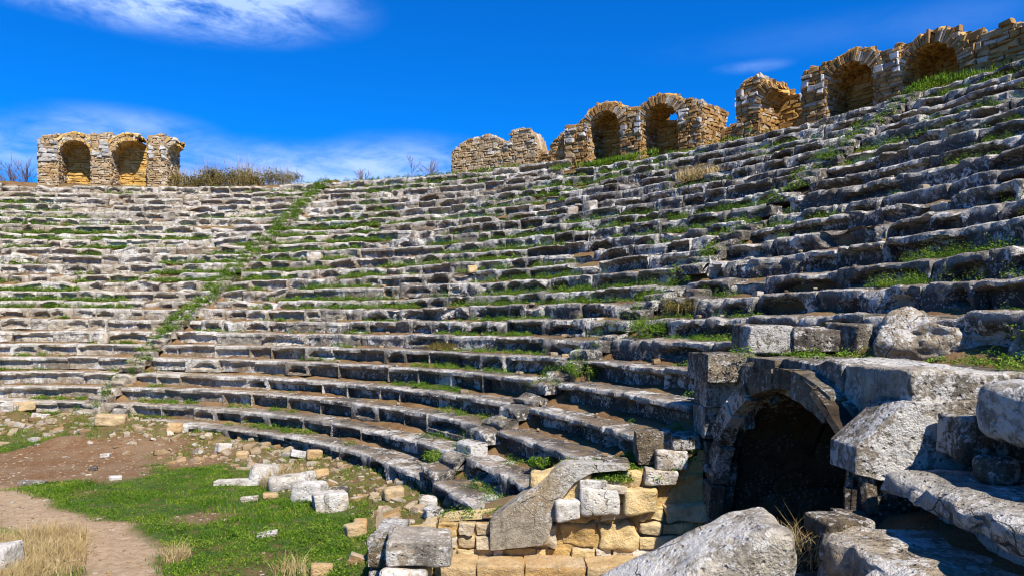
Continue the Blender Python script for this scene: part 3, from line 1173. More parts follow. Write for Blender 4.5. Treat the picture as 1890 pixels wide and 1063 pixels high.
def vault(W, s0, s1, w1, apex, rng, root, mats, part=(0.0, 1.0), thick=.34, w_over=.0):
    """barrel vault over a niche with a ring of upright stones at its face"""
    r = (s1 - s0) / 2
    sc = (s0 + s1) / 2
    rise = min(r, 0.95)
    zs = apex - thick - rise
    def arc(u, rad, w):
        """u 0..1 from the first springing to the second"""
        th = math.pi * (1 - u)
        k = (r + rad) / r
        return W.pos(sc + (r + rad) * np.cos(th), w, zs + (rise + rad) * np.sin(th))
    arclen = math.pi * (r + rise) / 2
    inside = lambda u, v: (u / arclen >= part[0]) & (u / arclen <= part[1])
    mb = MB()
    sof = lambda u, v, t: arc(u / arclen, -t, v)
    stones(mb, sof, arclen, w1, inside, rng, (.16, .32), (.10, .2), (.02, .06))
    core(mb, sof, arclen, w1, inside, .08, -.03)
    ext = lambda u, v, t: arc(u / arclen, thick + t * 1.0, v - .02)
    stones(mb, ext, arclen, w1 + .3, inside, rng, (.16, .34), (.10, .26), (.02, .09), tilt=.3)
    core(mb, ext, arclen, w1 + .3, inside, .1, -.04)
    o = local(mb.build('vault', mats[1]), root)
    ring = MB()
    u = part[0] * arclen
    while u < part[1] * arclen:
        d = rng.uniform(.055, .12)
        pale = mats[0] is M_RUIN_PALE
        k = rng.uniform(.3, .8) if pale else rng.uniform(.55, 1.2)
        lo, hi_ = -rng.uniform(0, .05), thick * k + rng.uniform(-.04, .06)
        u0, u1 = u / arclen, (u + d * .88) / arclen
        wf = rng.uniform(-.03, .06) if pale else -rng.uniform(.02, .12)
        wb = rng.uniform(.25, .5)
        P = []
        for ww in (wf, wb):
            for (uu, rr) in ((u0, lo), (u1, lo), (u1 - (u1 - u0) * .15, hi_), (u0 + (u1 - u0) * .15, hi_)):
                P.append(arc(np.array(uu), rr, ww))
        P = np.array(P)
        ring.add(P, [[(0, 1, 2, 3), (7, 6, 5, 4), (0, 4, 5, 1), (1, 5, 6, 2), (2, 6, 7, 3), (3, 7, 4, 0)]])
        u += d
    local(ring.build('arch_ring', mats[0]), root)
    # spandrels beside the arch, up to its shoulder
    return zs


def lin(W, pts):
    xs = [W.s(p[0]) for p in pts]
    zs = [W.z(*p) for p in pts]
    return lambda s: np.interp(s, xs, zs)


def spandrel(W, s0, s1, zs, apex, thick, top, rng, mat, root, part=(0, 1)):
    r = (s1 - s0) / 2
    sc = (s0 + s1) / 2
    rise = min(r, .95)
    def mask(u, v):
        s, z = s0 + u, W.zb + v
        out = ((s - sc) / (r + .02)) ** 2 + ((z - zs) / (rise + .05)) ** 2 > 1
        f = u / (s1 - s0)
        return out & (z > zs) & (z < np.minimum(top(s), apex - .05)) & (f >= part[0]) & (f <= part[1])
    mb = MB()
    H = apex - W.zb
    stones(mb, W.front(s0, .06), s1 - s0, H, mask, rng)
    core(mb, W.front(s0, .06), s1 - s0, H, mask, .05, -.02)
    if mb.V:
        local(mb.build('spandrel', mat), root)


def arcade(name, label, W, spec, rng, mats, dn=1.25):
    mid = spec[len(spec) // 2]
    sm = W.s(mid[1])
    p0 = W.pos(np.array(sm), .5, np.array(W.zb))
    root = empty(name, tuple(p0), label, 'ruin')
    for e in spec:
        kind, x0, x1 = e[:3]
        s0, s1 = W.s(x0), W.s(x1)
        if kind == 'pier':
            top = ragged(lin(W, e[3]), rng.uniform(0, 90), .13)
            solid(W, s0, s1, 0, dn + .5, top, rng, mats, root, 'pier')
        elif kind == 'wall':
            w0 = e[4] if len(e) > 4 else 0
            top = ragged(lin(W, e[3]), rng.uniform(0, 90), .14)
            solid(W, s0, s1, w0, w0 + .9, top, rng, mats, root, 'wall', quoins=False)
        elif kind == 'niche':
            apex = W.z((x0 + x1) / 2, e[3])
            part = e[4]
            zs = vault(W, s0, s1, dn, apex, rng, root, mats, part)
            flat = lambda s, a=apex: 0 * s + a - .12
            spandrel(W, s0, s1, zs, apex, .34, flat, rng, mats[0], root, part)
            Wb = Wall(W.R + dn, W.a, W.zb)
            holes = [((W.a - px_ring(hx, Wb.R)[0]) * W.R, Wb.z(hx, hy), hr, hh) for hx, hy, hr, hh in e[5]]
            btop = ragged(lin(W, e[6]), rng.uniform(0, 90), .06) if len(e) > 6 else (lambda s, a=apex: 0 * s + a - .15)
            back_wall(W, s0 - .1, s1 + .1, dn, btop, rng, mats[1], root, holes)
    return root


rng = np.random.default_rng(11)
mats_r = (M_RUIN, M_NICHE_DK)
mats_l = (M_RUIN_PALE, M_NICHE)
W1 = Wall(33.75, math.radians(55), row_z(22) - .25)
arcade('ruined_arcade', 'ochre rubble wall with two whole arched niches, in the middle of the skyline', W1, [
    ('wall', 988, 1012, [(988, 288), (1012, 282)], .3),
    ('wall', 1012, 1044, [(1012, 268), (1028, 245), (1044, 236)], .25),
    ('pier', 1044, 1086, [(1044, 234), (1070, 224), (1086, 212)]),
    ('niche', 1086, 1146, 190, (0, 1), [(1131, 213, .42, .10)]),
    ('pier', 1146, 1184, [(1146, 200), (1184, 196)]),
    ('niche', 1184, 1254, 176, (0, 1), [(1244, 206, .55, .42)]),
    ('pier', 1254, 1296, [(1254, 186), (1275, 183), (1296, 190)]),
    ('wall', 1296, 1372, [(1296, 224), (1325, 219), (1350, 228), (1372, 228)], 1.25),
], rng, mats_r)
arcade('ruined_arcade', 'brown rubble wall climbing to the frame edge, with arched niches and one broken vault', W1, [
    ('pier', 1361, 1402, [(1361, 168), (1375, 150), (1402, 142)]),
    ('niche', 1402, 1482, 136, (0, .36), [], [(1402, 155), (1440, 162), (1482, 150)]),
    ('pier', 1482, 1526, [(1482, 140), (1505, 126), (1526, 112)]),
    ('niche', 1526, 1616, 94, (0, 1), [(1592, 122, .36, .11), (1561, 140, .10, .08)]),
    ('pier', 1616, 1664, [(1616, 98), (1640, 92), (1664, 86)]),
    ('niche', 1664, 1771, 58, (0, 1), [(1736, 92, .34, .06)]),
    ('wall', 1771, 2050, [(1771, 70), (1820, 58), (1890, 38), (2050, 10)], 0),
], rng, mats_r)
W2 = Wall(34.3, math.radians(62), row_z(23) - .25)
arcade('ruined_wall', 'rounded stump of rubble wall with a narrow broken pier beside it', W2, [
    ('wall', 835, 934, [(835, 283), (846, 270), (868, 254), (890, 250), (905, 250), (920, 258), (934, 265)], 0),
    ('pier', 930, 990, [(930, 266), (941, 262), (944, 242), (960, 237), (978, 240), (986, 258), (990, 285)]),
], rng, (M_RUIN_PALE, M_NICHE_DK), .6)
W3 = Wall(34.2, math.radians(100), row_z(23) - .25)
arcade('ruined_tower', 'pale square ruin with two ochre niches standing alone on the far rim', W3, [
    ('pier', 71, 106, [(71, 256), (90, 250), (106, 248)]),
    ('niche', 106, 169, 246, (0, 1), []),
    ('pier', 169, 203, [(169, 248), (203, 247)]),
    ('niche', 203, 273, 247, (0, .62), [], [(203, 262), (240, 258), (273, 264)]),
    ('pier', 273, 306, [(273, 250), (290, 248), (306, 252)]),
    ('niche', 306, 352, 252, (0, .38), [], [(306, 330), (352, 335)]),
], rng, mats_l)

# ------------------------------------------------------------------ tunnel portal and passage
YC, ZC, RI = 7.85, 0.80, 1.88                # arch centre and inner radius
portal = empty('tunnel_portal', (2.8, YC, 0.0), 'arched stone tunnel mouth opening under the seats, dark inside', 'tunnel')
prng = np.random.default_rng(23)


SH = 0.16


def voussoir(t0, t1, r0, r1, x0, x1, seed):
    C, Q = cube_grid(9)
    P, _ = rock((x1 - x0, 1.0, 1.0), seed, 9, .12, .035, 2.2)
    Pn = P.copy()
    th = t0 + (t1 - t0) * np.clip((P[:, 1] + .5), -.05, 1.05)
    rr = r0 + (r1 - r0) * np.clip((P[:, 2] + .5), -.05, 1.05)
    yy = YC + rr * np.cos(th)
    return np.stack([x0 + (x1 - x0) / 2 + P[:, 0] + (9.66 - yy) * SH, yy, ZC + rr * np.sin(th)], -1), Q


t = -.05
k = 0
while t < math.pi:
    d = prng.uniform(.24, .36)
    mb = MB()
    pr = 2.62 + prng.uniform(-.06, .05)
    r1 = RI + prng.uniform(.21, .29)
    V, Q = voussoir(t, min(t + d * .94, math.pi + .05), RI + prng.uniform(-.04, .05), r1, pr, pr + .20, 100 + k)
    mb.add(V, [Q])
    local(mb.build('voussoir', M_NEAR, smooth=45), portal)
    t += d
    k += 1
# barrel and side walls behind the ring
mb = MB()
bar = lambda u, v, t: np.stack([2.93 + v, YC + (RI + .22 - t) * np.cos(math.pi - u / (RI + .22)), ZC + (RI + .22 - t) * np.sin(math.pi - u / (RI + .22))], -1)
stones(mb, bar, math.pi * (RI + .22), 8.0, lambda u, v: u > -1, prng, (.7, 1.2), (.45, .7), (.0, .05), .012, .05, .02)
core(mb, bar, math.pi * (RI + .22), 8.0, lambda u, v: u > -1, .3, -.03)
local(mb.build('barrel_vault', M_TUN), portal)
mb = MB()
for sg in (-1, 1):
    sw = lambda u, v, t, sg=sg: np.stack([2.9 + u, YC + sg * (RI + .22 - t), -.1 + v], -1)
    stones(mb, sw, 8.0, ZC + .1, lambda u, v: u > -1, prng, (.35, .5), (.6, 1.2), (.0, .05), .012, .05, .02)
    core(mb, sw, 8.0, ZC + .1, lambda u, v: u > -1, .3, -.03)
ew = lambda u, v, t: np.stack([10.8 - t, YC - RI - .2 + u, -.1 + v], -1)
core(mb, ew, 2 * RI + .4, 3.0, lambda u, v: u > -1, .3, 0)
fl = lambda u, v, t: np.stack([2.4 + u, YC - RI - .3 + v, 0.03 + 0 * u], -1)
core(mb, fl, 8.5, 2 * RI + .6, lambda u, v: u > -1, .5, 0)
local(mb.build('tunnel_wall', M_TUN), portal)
# facade blocks round the arch


def block(name, cen, dims, rot, mat, seed, n=14, rnd=.16, amp=.05, freq=2.0, parent=None, chip=.5):
    V, Q = rock(dims, seed, n, rnd, amp, freq, chip)
    mb = MB()
    mb.add(V, [Q])
    o = mb.build(name, mat, smooth=50)
    o.location = cen
    o.rotation_euler = rot
    if parent is not None:
        o.parent = parent
        o.location = Vector(cen) - parent.location
    return o


fa = lambda u, v, t: np.stack([2.90 - t + (9.66 - PY0 - .1 - u) * SH, PY0 + .1 + u, v], -1)
mb = MB()
fm = lambda u, v: (np.hypot(PY0 + .1 + u - YC, v - ZC) > RI + .28)
stones(mb, fa, 4.3, 2.6, fm, prng, (.36, .48), (.5, .95), (.02, .10), .01, .1, .05)
core(mb, fa, 4.3, 2.75, lambda u, v: np.hypot(PY0 + .1 + u - YC, v - ZC) > RI + .06, .04, -.05)
local(mb.build('facade', M_NEAR), portal)
# blocks at the two shoulders and the slab across the crown
block('shoulder_block', (2.78, 9.72, 2.86), (.62, 1.0, .36), (0, 0, .02), M_NEAR, 31, 16, .07, .03, parent=portal)
block('shoulder_block', (2.80, 9.85, 2.50), (.50, .72, .34), (0, 0, -.02), M_NEAR, 32, 14, .10, .03, parent=portal)
block('shoulder_block', (2.78, 9.98, 2.10), (.46, .62, .42), (0, 0, .03), M_NEAR, 33, 14, .10, .03, parent=portal)
block('shoulder_block', (2.80, 10.02, 1.66), (.46, .60, .44), (0, 0, 0), M_NEAR, 34, 14, .10, .03, parent=portal)
block('crown_slab', (3.72, 6.42, 2.79), (1.05, 1.10, .47), (0, .02, .03), M_PALE, 35, 26, .12, .05, 2.2, parent=portal)
block('crown_slab', (3.66, 7.82, 2.80), (1.08, 1.62, .46), (0, 0, .06), M_PALE, 40, 28, .12, .05, 2.2, parent=portal)
block('crown_slab', (3.60, 8.85, 2.86), (1.2, 1.0, .30), (0, 0, .02), M_NEAR, 36, 18, .10, .03, parent=portal)
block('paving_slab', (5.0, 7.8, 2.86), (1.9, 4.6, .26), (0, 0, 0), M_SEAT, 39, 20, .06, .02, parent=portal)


def profile_slab(name, top, bot, y0, y1, mat, seed, amp=.03, nx=26, nz=14, ny=6, rnd=.04):
    """upright slab: outline top(x), bot(x), thickness y0..y1, rounded arrises and pitted faces"""
    n = 40
    C, Q = cube_grid(n)
    x0, x1 = top[0][0], top[-1][0]
    P = C.copy()
    P, _ = rock((2, 2, 2), seed, n, rnd * 1.2, .0)
    X = x0 + (P[:, 0] + 1) / 2 * (x1 - x0)
    zt = np.interp(X, [p[0] for p in top], [p[1] for p in top])
    zb = np.interp(X, [p[0] for p in bot], [p[1] for p in bot])
    Z = zb + (P[:, 2] + 1) / 2 * (zt - zb)
    Y = y0 + (P[:, 1] + 1) / 2 * (y1 - y0)
    W = np.stack([X, Y, Z], -1)
    e = fbm(W * 3.0 + seed, 4)
    e2 = fbm(W * 3.0 + seed + 31, 4)
    W[:, 1] += amp * e
    W[:, 2] += amp * .8 * e2
    W[:, 0] += amp * .6 * fbm(W * 3.0 + seed + 61, 3)
    mb = MB()
    mb.add(W, [Q])
    return mb.build(name, mat, smooth=55)


# near shoulder of the portal: sloped slab with a higher block behind it
o = profile_slab('parapet_slab', [(2.745, EYE - .975), (3.18, EYE - .60), (4.10, EYE - .60)],
                 [(2.745, EYE - 1.19), (2.95, EYE - 1.24), (4.10, EYE - 1.3)], 5.80, 6.28, M_PALE, 5, .012)
tag(recentre(o), 'lichen-spotted sloping parapet stone on the near shoulder of the tunnel mouth', 'parapet stone')
o = profile_slab('parapet_slab', [(3.22, EYE - .38), (4.25, EYE - .40)], [(3.16, EYE - .63), (4.25, EYE - .63)], 5.84, 6.36, M_PALE, 8, .022)
tag(recentre(o), 'thick white-blotched stone laid on the sloping parapet beside the tunnel', 'parapet stone')
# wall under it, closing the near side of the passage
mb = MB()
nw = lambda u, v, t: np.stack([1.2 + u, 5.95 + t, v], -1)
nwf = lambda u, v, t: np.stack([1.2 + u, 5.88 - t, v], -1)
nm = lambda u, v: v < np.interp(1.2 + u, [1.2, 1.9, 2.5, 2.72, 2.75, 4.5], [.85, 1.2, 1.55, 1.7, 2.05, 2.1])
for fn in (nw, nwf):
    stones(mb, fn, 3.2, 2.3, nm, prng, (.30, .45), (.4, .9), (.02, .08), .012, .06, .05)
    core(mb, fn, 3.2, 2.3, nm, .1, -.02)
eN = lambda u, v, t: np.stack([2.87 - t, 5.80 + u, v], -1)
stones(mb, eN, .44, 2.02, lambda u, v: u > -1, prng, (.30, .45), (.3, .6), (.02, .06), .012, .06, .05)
o = mb.build('passage_wall', M_SHADED)  # wall coloured dark in place of the shadow that lies on it
tag(recentre(o), 'block wall with painted-in shade under the near parapet of the tunnel approach', 'wall')

# far wall of the passage: yellow masonry of big and small stones
def rock_stones(mb, mapfn, S, rng, n=5, rnd=.5, th=(.05, .13), amp=.03):
    """rounded wall stones given as (u0,u1,v0,v1)"""
    C, Q = cube_grid(n)
    for (u0, u1, v0, v1) in S:
        du, dv = u1 - u0, v1 - v0
        t = rng.uniform(*th)
        P, _ = rock((du - .012, dv - .010, .36), rng.integers(1, 9999), n, rnd * rng.uniform(.6, 1.5), amp, 2.6, .6)
        ra = rng.normal() * .06 * min(1, .3 / du)
        P = P @ np.array([[math.cos(ra), -math.sin(ra), 0], [math.sin(ra), math.cos(ra), 0], [0, 0, 1]])
        P[:, 0] *= 1 + .10 * np.sign(P[:, 1]) * rng.normal() * np.abs(P[:, 1]) / dv
        A = mapfn(P[:, 0] + (u0 + u1) / 2, P[:, 1] + (v0 + v1) / 2, P[:, 2] - .18 + t)
        mb.add(A, [Q])


PW_TOP = [(-1.85, .52), (-1.05, .60), (-.95, .76), (-.30, .80), (.40, 1.0), (.55, 1.30), (.80, 1.38), (1.5, 1.36), (1.9, 1.36), (2.3, 1.52), (2.62, 1.8)]
pw = lambda u, v, t: np.stack([-1.85 + u, 9.90 - t + .0 * u, v], -1)
mb = MB()
prng2 = np.random.default_rng(5)
S = []
ptop = lambda x: np.interp(x, [p[0] for p in PW_TOP], [p[1] for p in PW_TOP])
v = -.10
while v < 2.2:
    c = prng2.choice([.12, .17, .24, .36, .44], p=[.14, .2, .24, .24, .18])
    u = -prng2.uniform(0, .2)
    while u < 4.5:
        l = c * prng2.uniform(1.0, 2.3) if c > .2 else prng2.uniform(.14, .55)
        if u + l > 4.2:
            l = max(4.48 - u, .12)
        x = -1.85 + u + l / 2
        if v + c * .6 < ptop(x) and -1.9 < x < 2.66:
            if x < -.2 and c > .2:
                h_ = v + c * prng2.uniform(.4, .6)
                um = u + l * prng2.uniform(.3, .7)
                S += [(max(u, -.03), um, v, h_), (um, u + l, v, h_), (max(u, -.03), u + l * .4, h_, v + c), (u + l * .4, u + l, h_, v + c)]
                u += l
                continue
            if c > .3 and prng2.random() < .25:
                S.append((u, u + l, v, v + c * .55))
                S.append((u, u + l * .5, v + c * .55, v + c))
                S.append((u + l * .5, u + l, v + c * .55, v + c))
            else:
                S.append((max(u, -.03), u + l, v, v + c))
        u += l
    v += c
rock_stones(mb, pw, S, prng2, 11, .24, (.03, .13), .085)
core(mb, pw, 4.45, 2.2, lambda u, v: v < ptop(-1.85 + u) - .03, .08, .0)
core(mb, lambda u, v, t: np.stack([-1.85 + 0 * u, 9.9 + u, v], -1), .5, .8, lambda u, v: u > -1, .1, 0)
core(mb, lambda u, v, t: np.stack([-1.85 + u, 9.92 + v, ptop(-1.85 + u) - .03], -1), 4.45, .55, lambda u, v: u > -1, .08, 0)
o = mb.build('passage_wall', M_PASS, smooth=40)
tag(recentre(o), 'sunlit yellow rubble-and-block wall along the far side of the tunnel approach', 'wall')
# earth bank rising from the wall top to the seat ends
mb = MB()
bx, by = np.meshgrid(np.linspace(-.4, 2.75, 46), np.linspace(9.86, 10.75, 16), indexing='ij')
bf = (by - 9.86) / .89
bR = np.hypot(bx - BC[0], 10.5 - BC[1])
bt = Z0 + RISE * (bR - R0) / DR - .30
bz = (ptop(bx) - .03) * (1 - bf) + np.maximum(bt, ptop(bx)) * bf + .05 * fbm2(bx * 2.5, by * 2.5, 3, 2.0)
mb.add(np.stack([bx, by, bz], -1).reshape(-1, 3), [grid_faces(45, 15)])
tag(mb.build('earth_bank', M_SOIL, smooth=180), 'earth slope between the yellow wall and the seat ends', kind='structure')
bank_z = lambda X, Y: float((ptop(X) - .03) * (1 - (Y - 9.86) / .89) + max(float(ptop(X)), Z0 + RISE * (math.hypot(X - BC[0], 10.5 - BC[1]) - R0) / DR - .30) * (Y - 9.86) / .89)
# low plinth course in front of the wall
mb = MB()
x = -1.0
while x < 2.4:
    l = prng2.uniform(.45, .95)
    P, Q = rock((l, .5, .30), int(x * 100) + 500, 9, .22, .04)
    mb.add(P + np.array([x + l / 2, 9.62 + prng2.uniform(-.04, .04), .17 + prng2.uniform(-.03, .03)]), [Q])
    x += l
tag(recentre(mb.build('wall_plinth', M_OCHRE, smooth=45)), 'low projecting foot course of worn blocks below the yellow wall', 'plinth')

o = profile_slab('parapet_slab', [(-.29, EYE - 2.60), (.69, EYE - 1.86), (.72, EYE - 1.845), (1.58, EYE - 1.86)],
                 [(-.30, EYE - 3.02), (.44, EYE - 2.94), (.66, EYE - 2.34), (.84, EYE - 2.10), (1.08, EYE - 1.97), (1.58, EYE - 1.93)], 9.74, 10.04, M_SLAB, 3, .006)
tag(recentre(o), 'pitted grey-and-ochre sloping parapet slab at the lower end of the seat rows', 'parapet stone')

# ------------------------------------------------------------------ seats on the camera's side of the passage
def place_block(L, row_i, yc, style, seed, label, mat, lip=.17, under=.34, h=.44, D=.95, dR=0.0, dz=0.0, rough=1.3, rot=(0, 0, 0)):
    R = row_R(row_i) + dR
    a = math.asin((yc - BC[1]) / R)
    V, Fc, wr = seat_geo(L, style, seed, 95, h, D, lip, under, rough)
    mb = MB()
    mb.add(V, Fc, wr)
    o = mb.build('seat_block', mat, smooth=34)
    x, y = on_ring(R, a)
    o.location = (x, y, row_z(row_i) + dz)
    o.rotation_euler = (rot[0], rot[1], a - math.pi / 2 + rot[2])
    tag(o, label, 'seat block', 'stone seat blocks of the stadium bank')
    return o


place_block(2.3, 3, 4.52, 'lip', 901, 'long thick-lipped slab jutting over deep shadow near the tunnel parapet', M_PALE, .19, .40, .46, 1.15, -.30)
place_block(1.6, 3, 2.5, 'lip', 902, 'seat slab continuing the long jutting slab out past the frame edge', M_PALE, .19, .36, .46, 1.15, -.28)
place_block(1.35, 2, 4.78, 'lip', 903, 'rough-topped flat slab below the jutting slab, beside the leaning stone', M_PALE, .22, .25, .46, 1.0, -.22, 0.02, 1.6)
place_block(1.6, 2, 3.2, 'lip', 904, 'shaded seat slab under the long jutting slab', M_PALE, .22, .25, .46, 1.0, -.05)
for q_, (ri, yc) in enumerate(((1, 5.0), (1, 3.4), (0, 4.9))):
    place_block(1.55, ri, yc, 'lip', 910 + q_, ['seat slab lying under the leaning lichened stone', 'seat slab low beside the camera under the flat slab', 'lowest seat slab below the leaning lichened stone'][q_], M_NEAR)
o = block('seat_block', (3.62, 5.58, EYE - .84), (.56, .34, .32), (.02, .02, .06), M_NEAR, 63, 18, .14, .05)
tag(o, 'squat dark-faced seat block behind the jutting slab', 'seat block', 'stone seat blocks of the stadium bank')
o = block('seat_block', (3.90, 4.80, EYE - .64), (1.05, 1.2, .46), (.05, .03, .1), M_PALE, 61, 22, .55, .06)
tag(o, 'round-edged worn seat block overhanging shadow at the frame edge', 'seat block', 'stone seat blocks of the stadium bank')
o = block('boulder', (3.45, 5.18, EYE - 1.02), (.24, .26, .2), (0, 0, .4), M_NEAR, 62, 8, .7, .03)
tag(o, 'small stone tucked under the round-edged seat block', 'stone')
place_block(1.4, 5, 4.6, 'scoop', 906, 'seat block above the round-edged block, cut by the frame', M_DARK, .15, .2, .44, .9, 0, 0, 1.4)

# leaning stone and lying pieces in front
V, Q = rock((1.50, .60, .66), 71, 34, .34, .05, 2.2)
V[:, 2] += V[:, 0] * .56 - .10 * sstep(.45, .75, V[:, 0])
mb = MB()
mb.add(xform(V, (0, 0, 0), (.10, 0, .10)), [Q])
o = mb.build('fallen_block', M_PALE, smooth=50)
o.location = (1.10, 5.02, EYE - 1.93)
tag(o, 'big leaning lichened block in front of the tunnel mouth', 'stone block')
o = block('stone_block', (2.50, 5.55, EYE - 1.52), (.44, .30, .14), (.05, .05, .3), M_NEAR, 72, 12, .4, .04)
tag(o, 'small flat stone lying on the rough-topped slab', 'stone block')

# row of loose blocks on the paving over the tunnel
for (x, y, dx, dy, dz, rz, sd, lab, mt) in (
        (3.42, 9.95, .62, .6, .38, .1, 81, 'squared block at the corner over the tunnel arch', M_NEAR),
        (4.05, 9.85, .66, .55, .36, -.05, 82, 'block between the corner block and the dark cleft over the tunnel', M_DARK),
        (4.62, 9.75, .52, .6, .40, .3, 83, 'tan-sided split block over the tunnel', M_NEAR)):
    o = block('stone_block', (x, y, 3.0 + dz / 2 + .03), (dx, dy, dz), (.03, .02, rz), mt, sd, 16, .16, .05)
    tag(o, lab, 'stone block', 'loose blocks over the tunnel')
o = block('stone_block', (5.0, 8.35, 3.17), (1.35, .95, .56), (.1, .06, -.6), M_PALE, 84, 34, .22, .15, 2.8, chip=1.2)
tag(o, 'large deeply pitted block tilted over shadow above the tunnel', 'stone block', 'loose blocks over the tunnel')
o = block('stone_block', (5.42, 7.05, 3.22), (.9, .85, .56), (.05, -.1, .3), M_PALE, 85, 28, .28, .14, 2.4, chip=1.0)
tag(o, 'rounded dark block beside the green shrub at the frame edge', 'stone block', 'loose blocks over the tunnel')

# stones on the passage wall
for (px, py, yy, dx, dz, sd, lab, mt) in (
        (1205, 822, 10.15, .50, .46, 91, 'upright squared block standing on the wall top by the seat ends', M_NEAR),
        (1237, 846, 9.98, .42, .26, 92, 'pointed pale boulder on top of the yellow wall', M_WHITE),
        (1217, 876, 9.86, .44, .22, 93, 'white face block just under the pointed boulder', M_WHITE),
        (1105, 920, 9.78, .52, .38, 94, 'large white squared block in the yellow wall', M_WHITE),
        (1048, 937, 9.76, .33, .27, 95, 'rounded white stone beside the foot of the parapet slab', M_WHITE),
        (1180, 922, 9.80, .46, .36, 96, 'pale yellow squared block beside the large white block', M_PASS),
        (1093, 890, 9.80, .36, .12, 97, 'flat grey stone on top of the large white block', M_WHITE),
        (1130, 898, 9.80, .32, .11, 98, 'flat orange stone on the wall top', M_PASS),
        (1262, 812, 9.95, .40, .2, 99, 'grey flat stone beside the dark shoulder of the tunnel', M_NEAR),
        (1135, 853, 10.0, .36, .1, 90, 'flat grey slab lying on the bank by the parapet top', M_SEAT)):
    yy += .06 if sd not in (91, 92) else 0
    d = yy
    x = (px - CX) / F * d
    z = EYE + (HOR - py) / F * d
    o = block('wall_stone' if sd not in (91, 92) else 'stone_block', (x, yy, z), (dx, .38, dz), (RNG.normal() * .03, RNG.normal() * .05, RNG.normal() * .06), mt, sd, 14, .28 if sd != 91 else .08, .045, 2.2)
    tag(o, lab, 'stone block')

# two stacked white blocks at the wall corner
o = block('stone_block', (-1.10, 8.75, .745), (.76, .60, .32), (.02, .03, .05), M_WHITE, 101, 22, .22, .05, 1.8)
tag(o, 'white squared block lying on another at the wall corner', 'stone block', 'white corner blocks')
o = block('stone_block', (-1.24, 8.66, .29), (.54, .60, .56), (0, .02, -.04), M_WHITE, 102, 20, .24, .05, 1.8)
tag(o, 'white block underneath the squared block at the wall corner', 'stone block', 'white corner blocks')
mb = MB()
sd_ = lambda u, v, t: np.stack([-1.72 - t + .0 * u, 8.95 + u * .72, v], -1)
mb2 = []
rock_stones(mb, sd_, [(u_, u_ + .32, v_, v_ + .22) for v_ in (-.05, .17, .39, .58) for u_ in (0, .34, .68, 1.02)], prng2, 6, .4, (.03, .1), .03)
tag(recentre(mb.build('retaining_wall', M_NEAR, smooth=40)), 'dark return of rubble wall behind the two white blocks', 'wall')

# ------------------------------------------------------------------ loose stones on the arena and the bank
def at_ground(px, py):
    k = (px - CX) / F
    t = EYE * F / (py - HOR)
    for _ in range(12):
        t = (EYE - float(ground_h(k * t, t))) * F / (py - HOR)
    return k * t, t


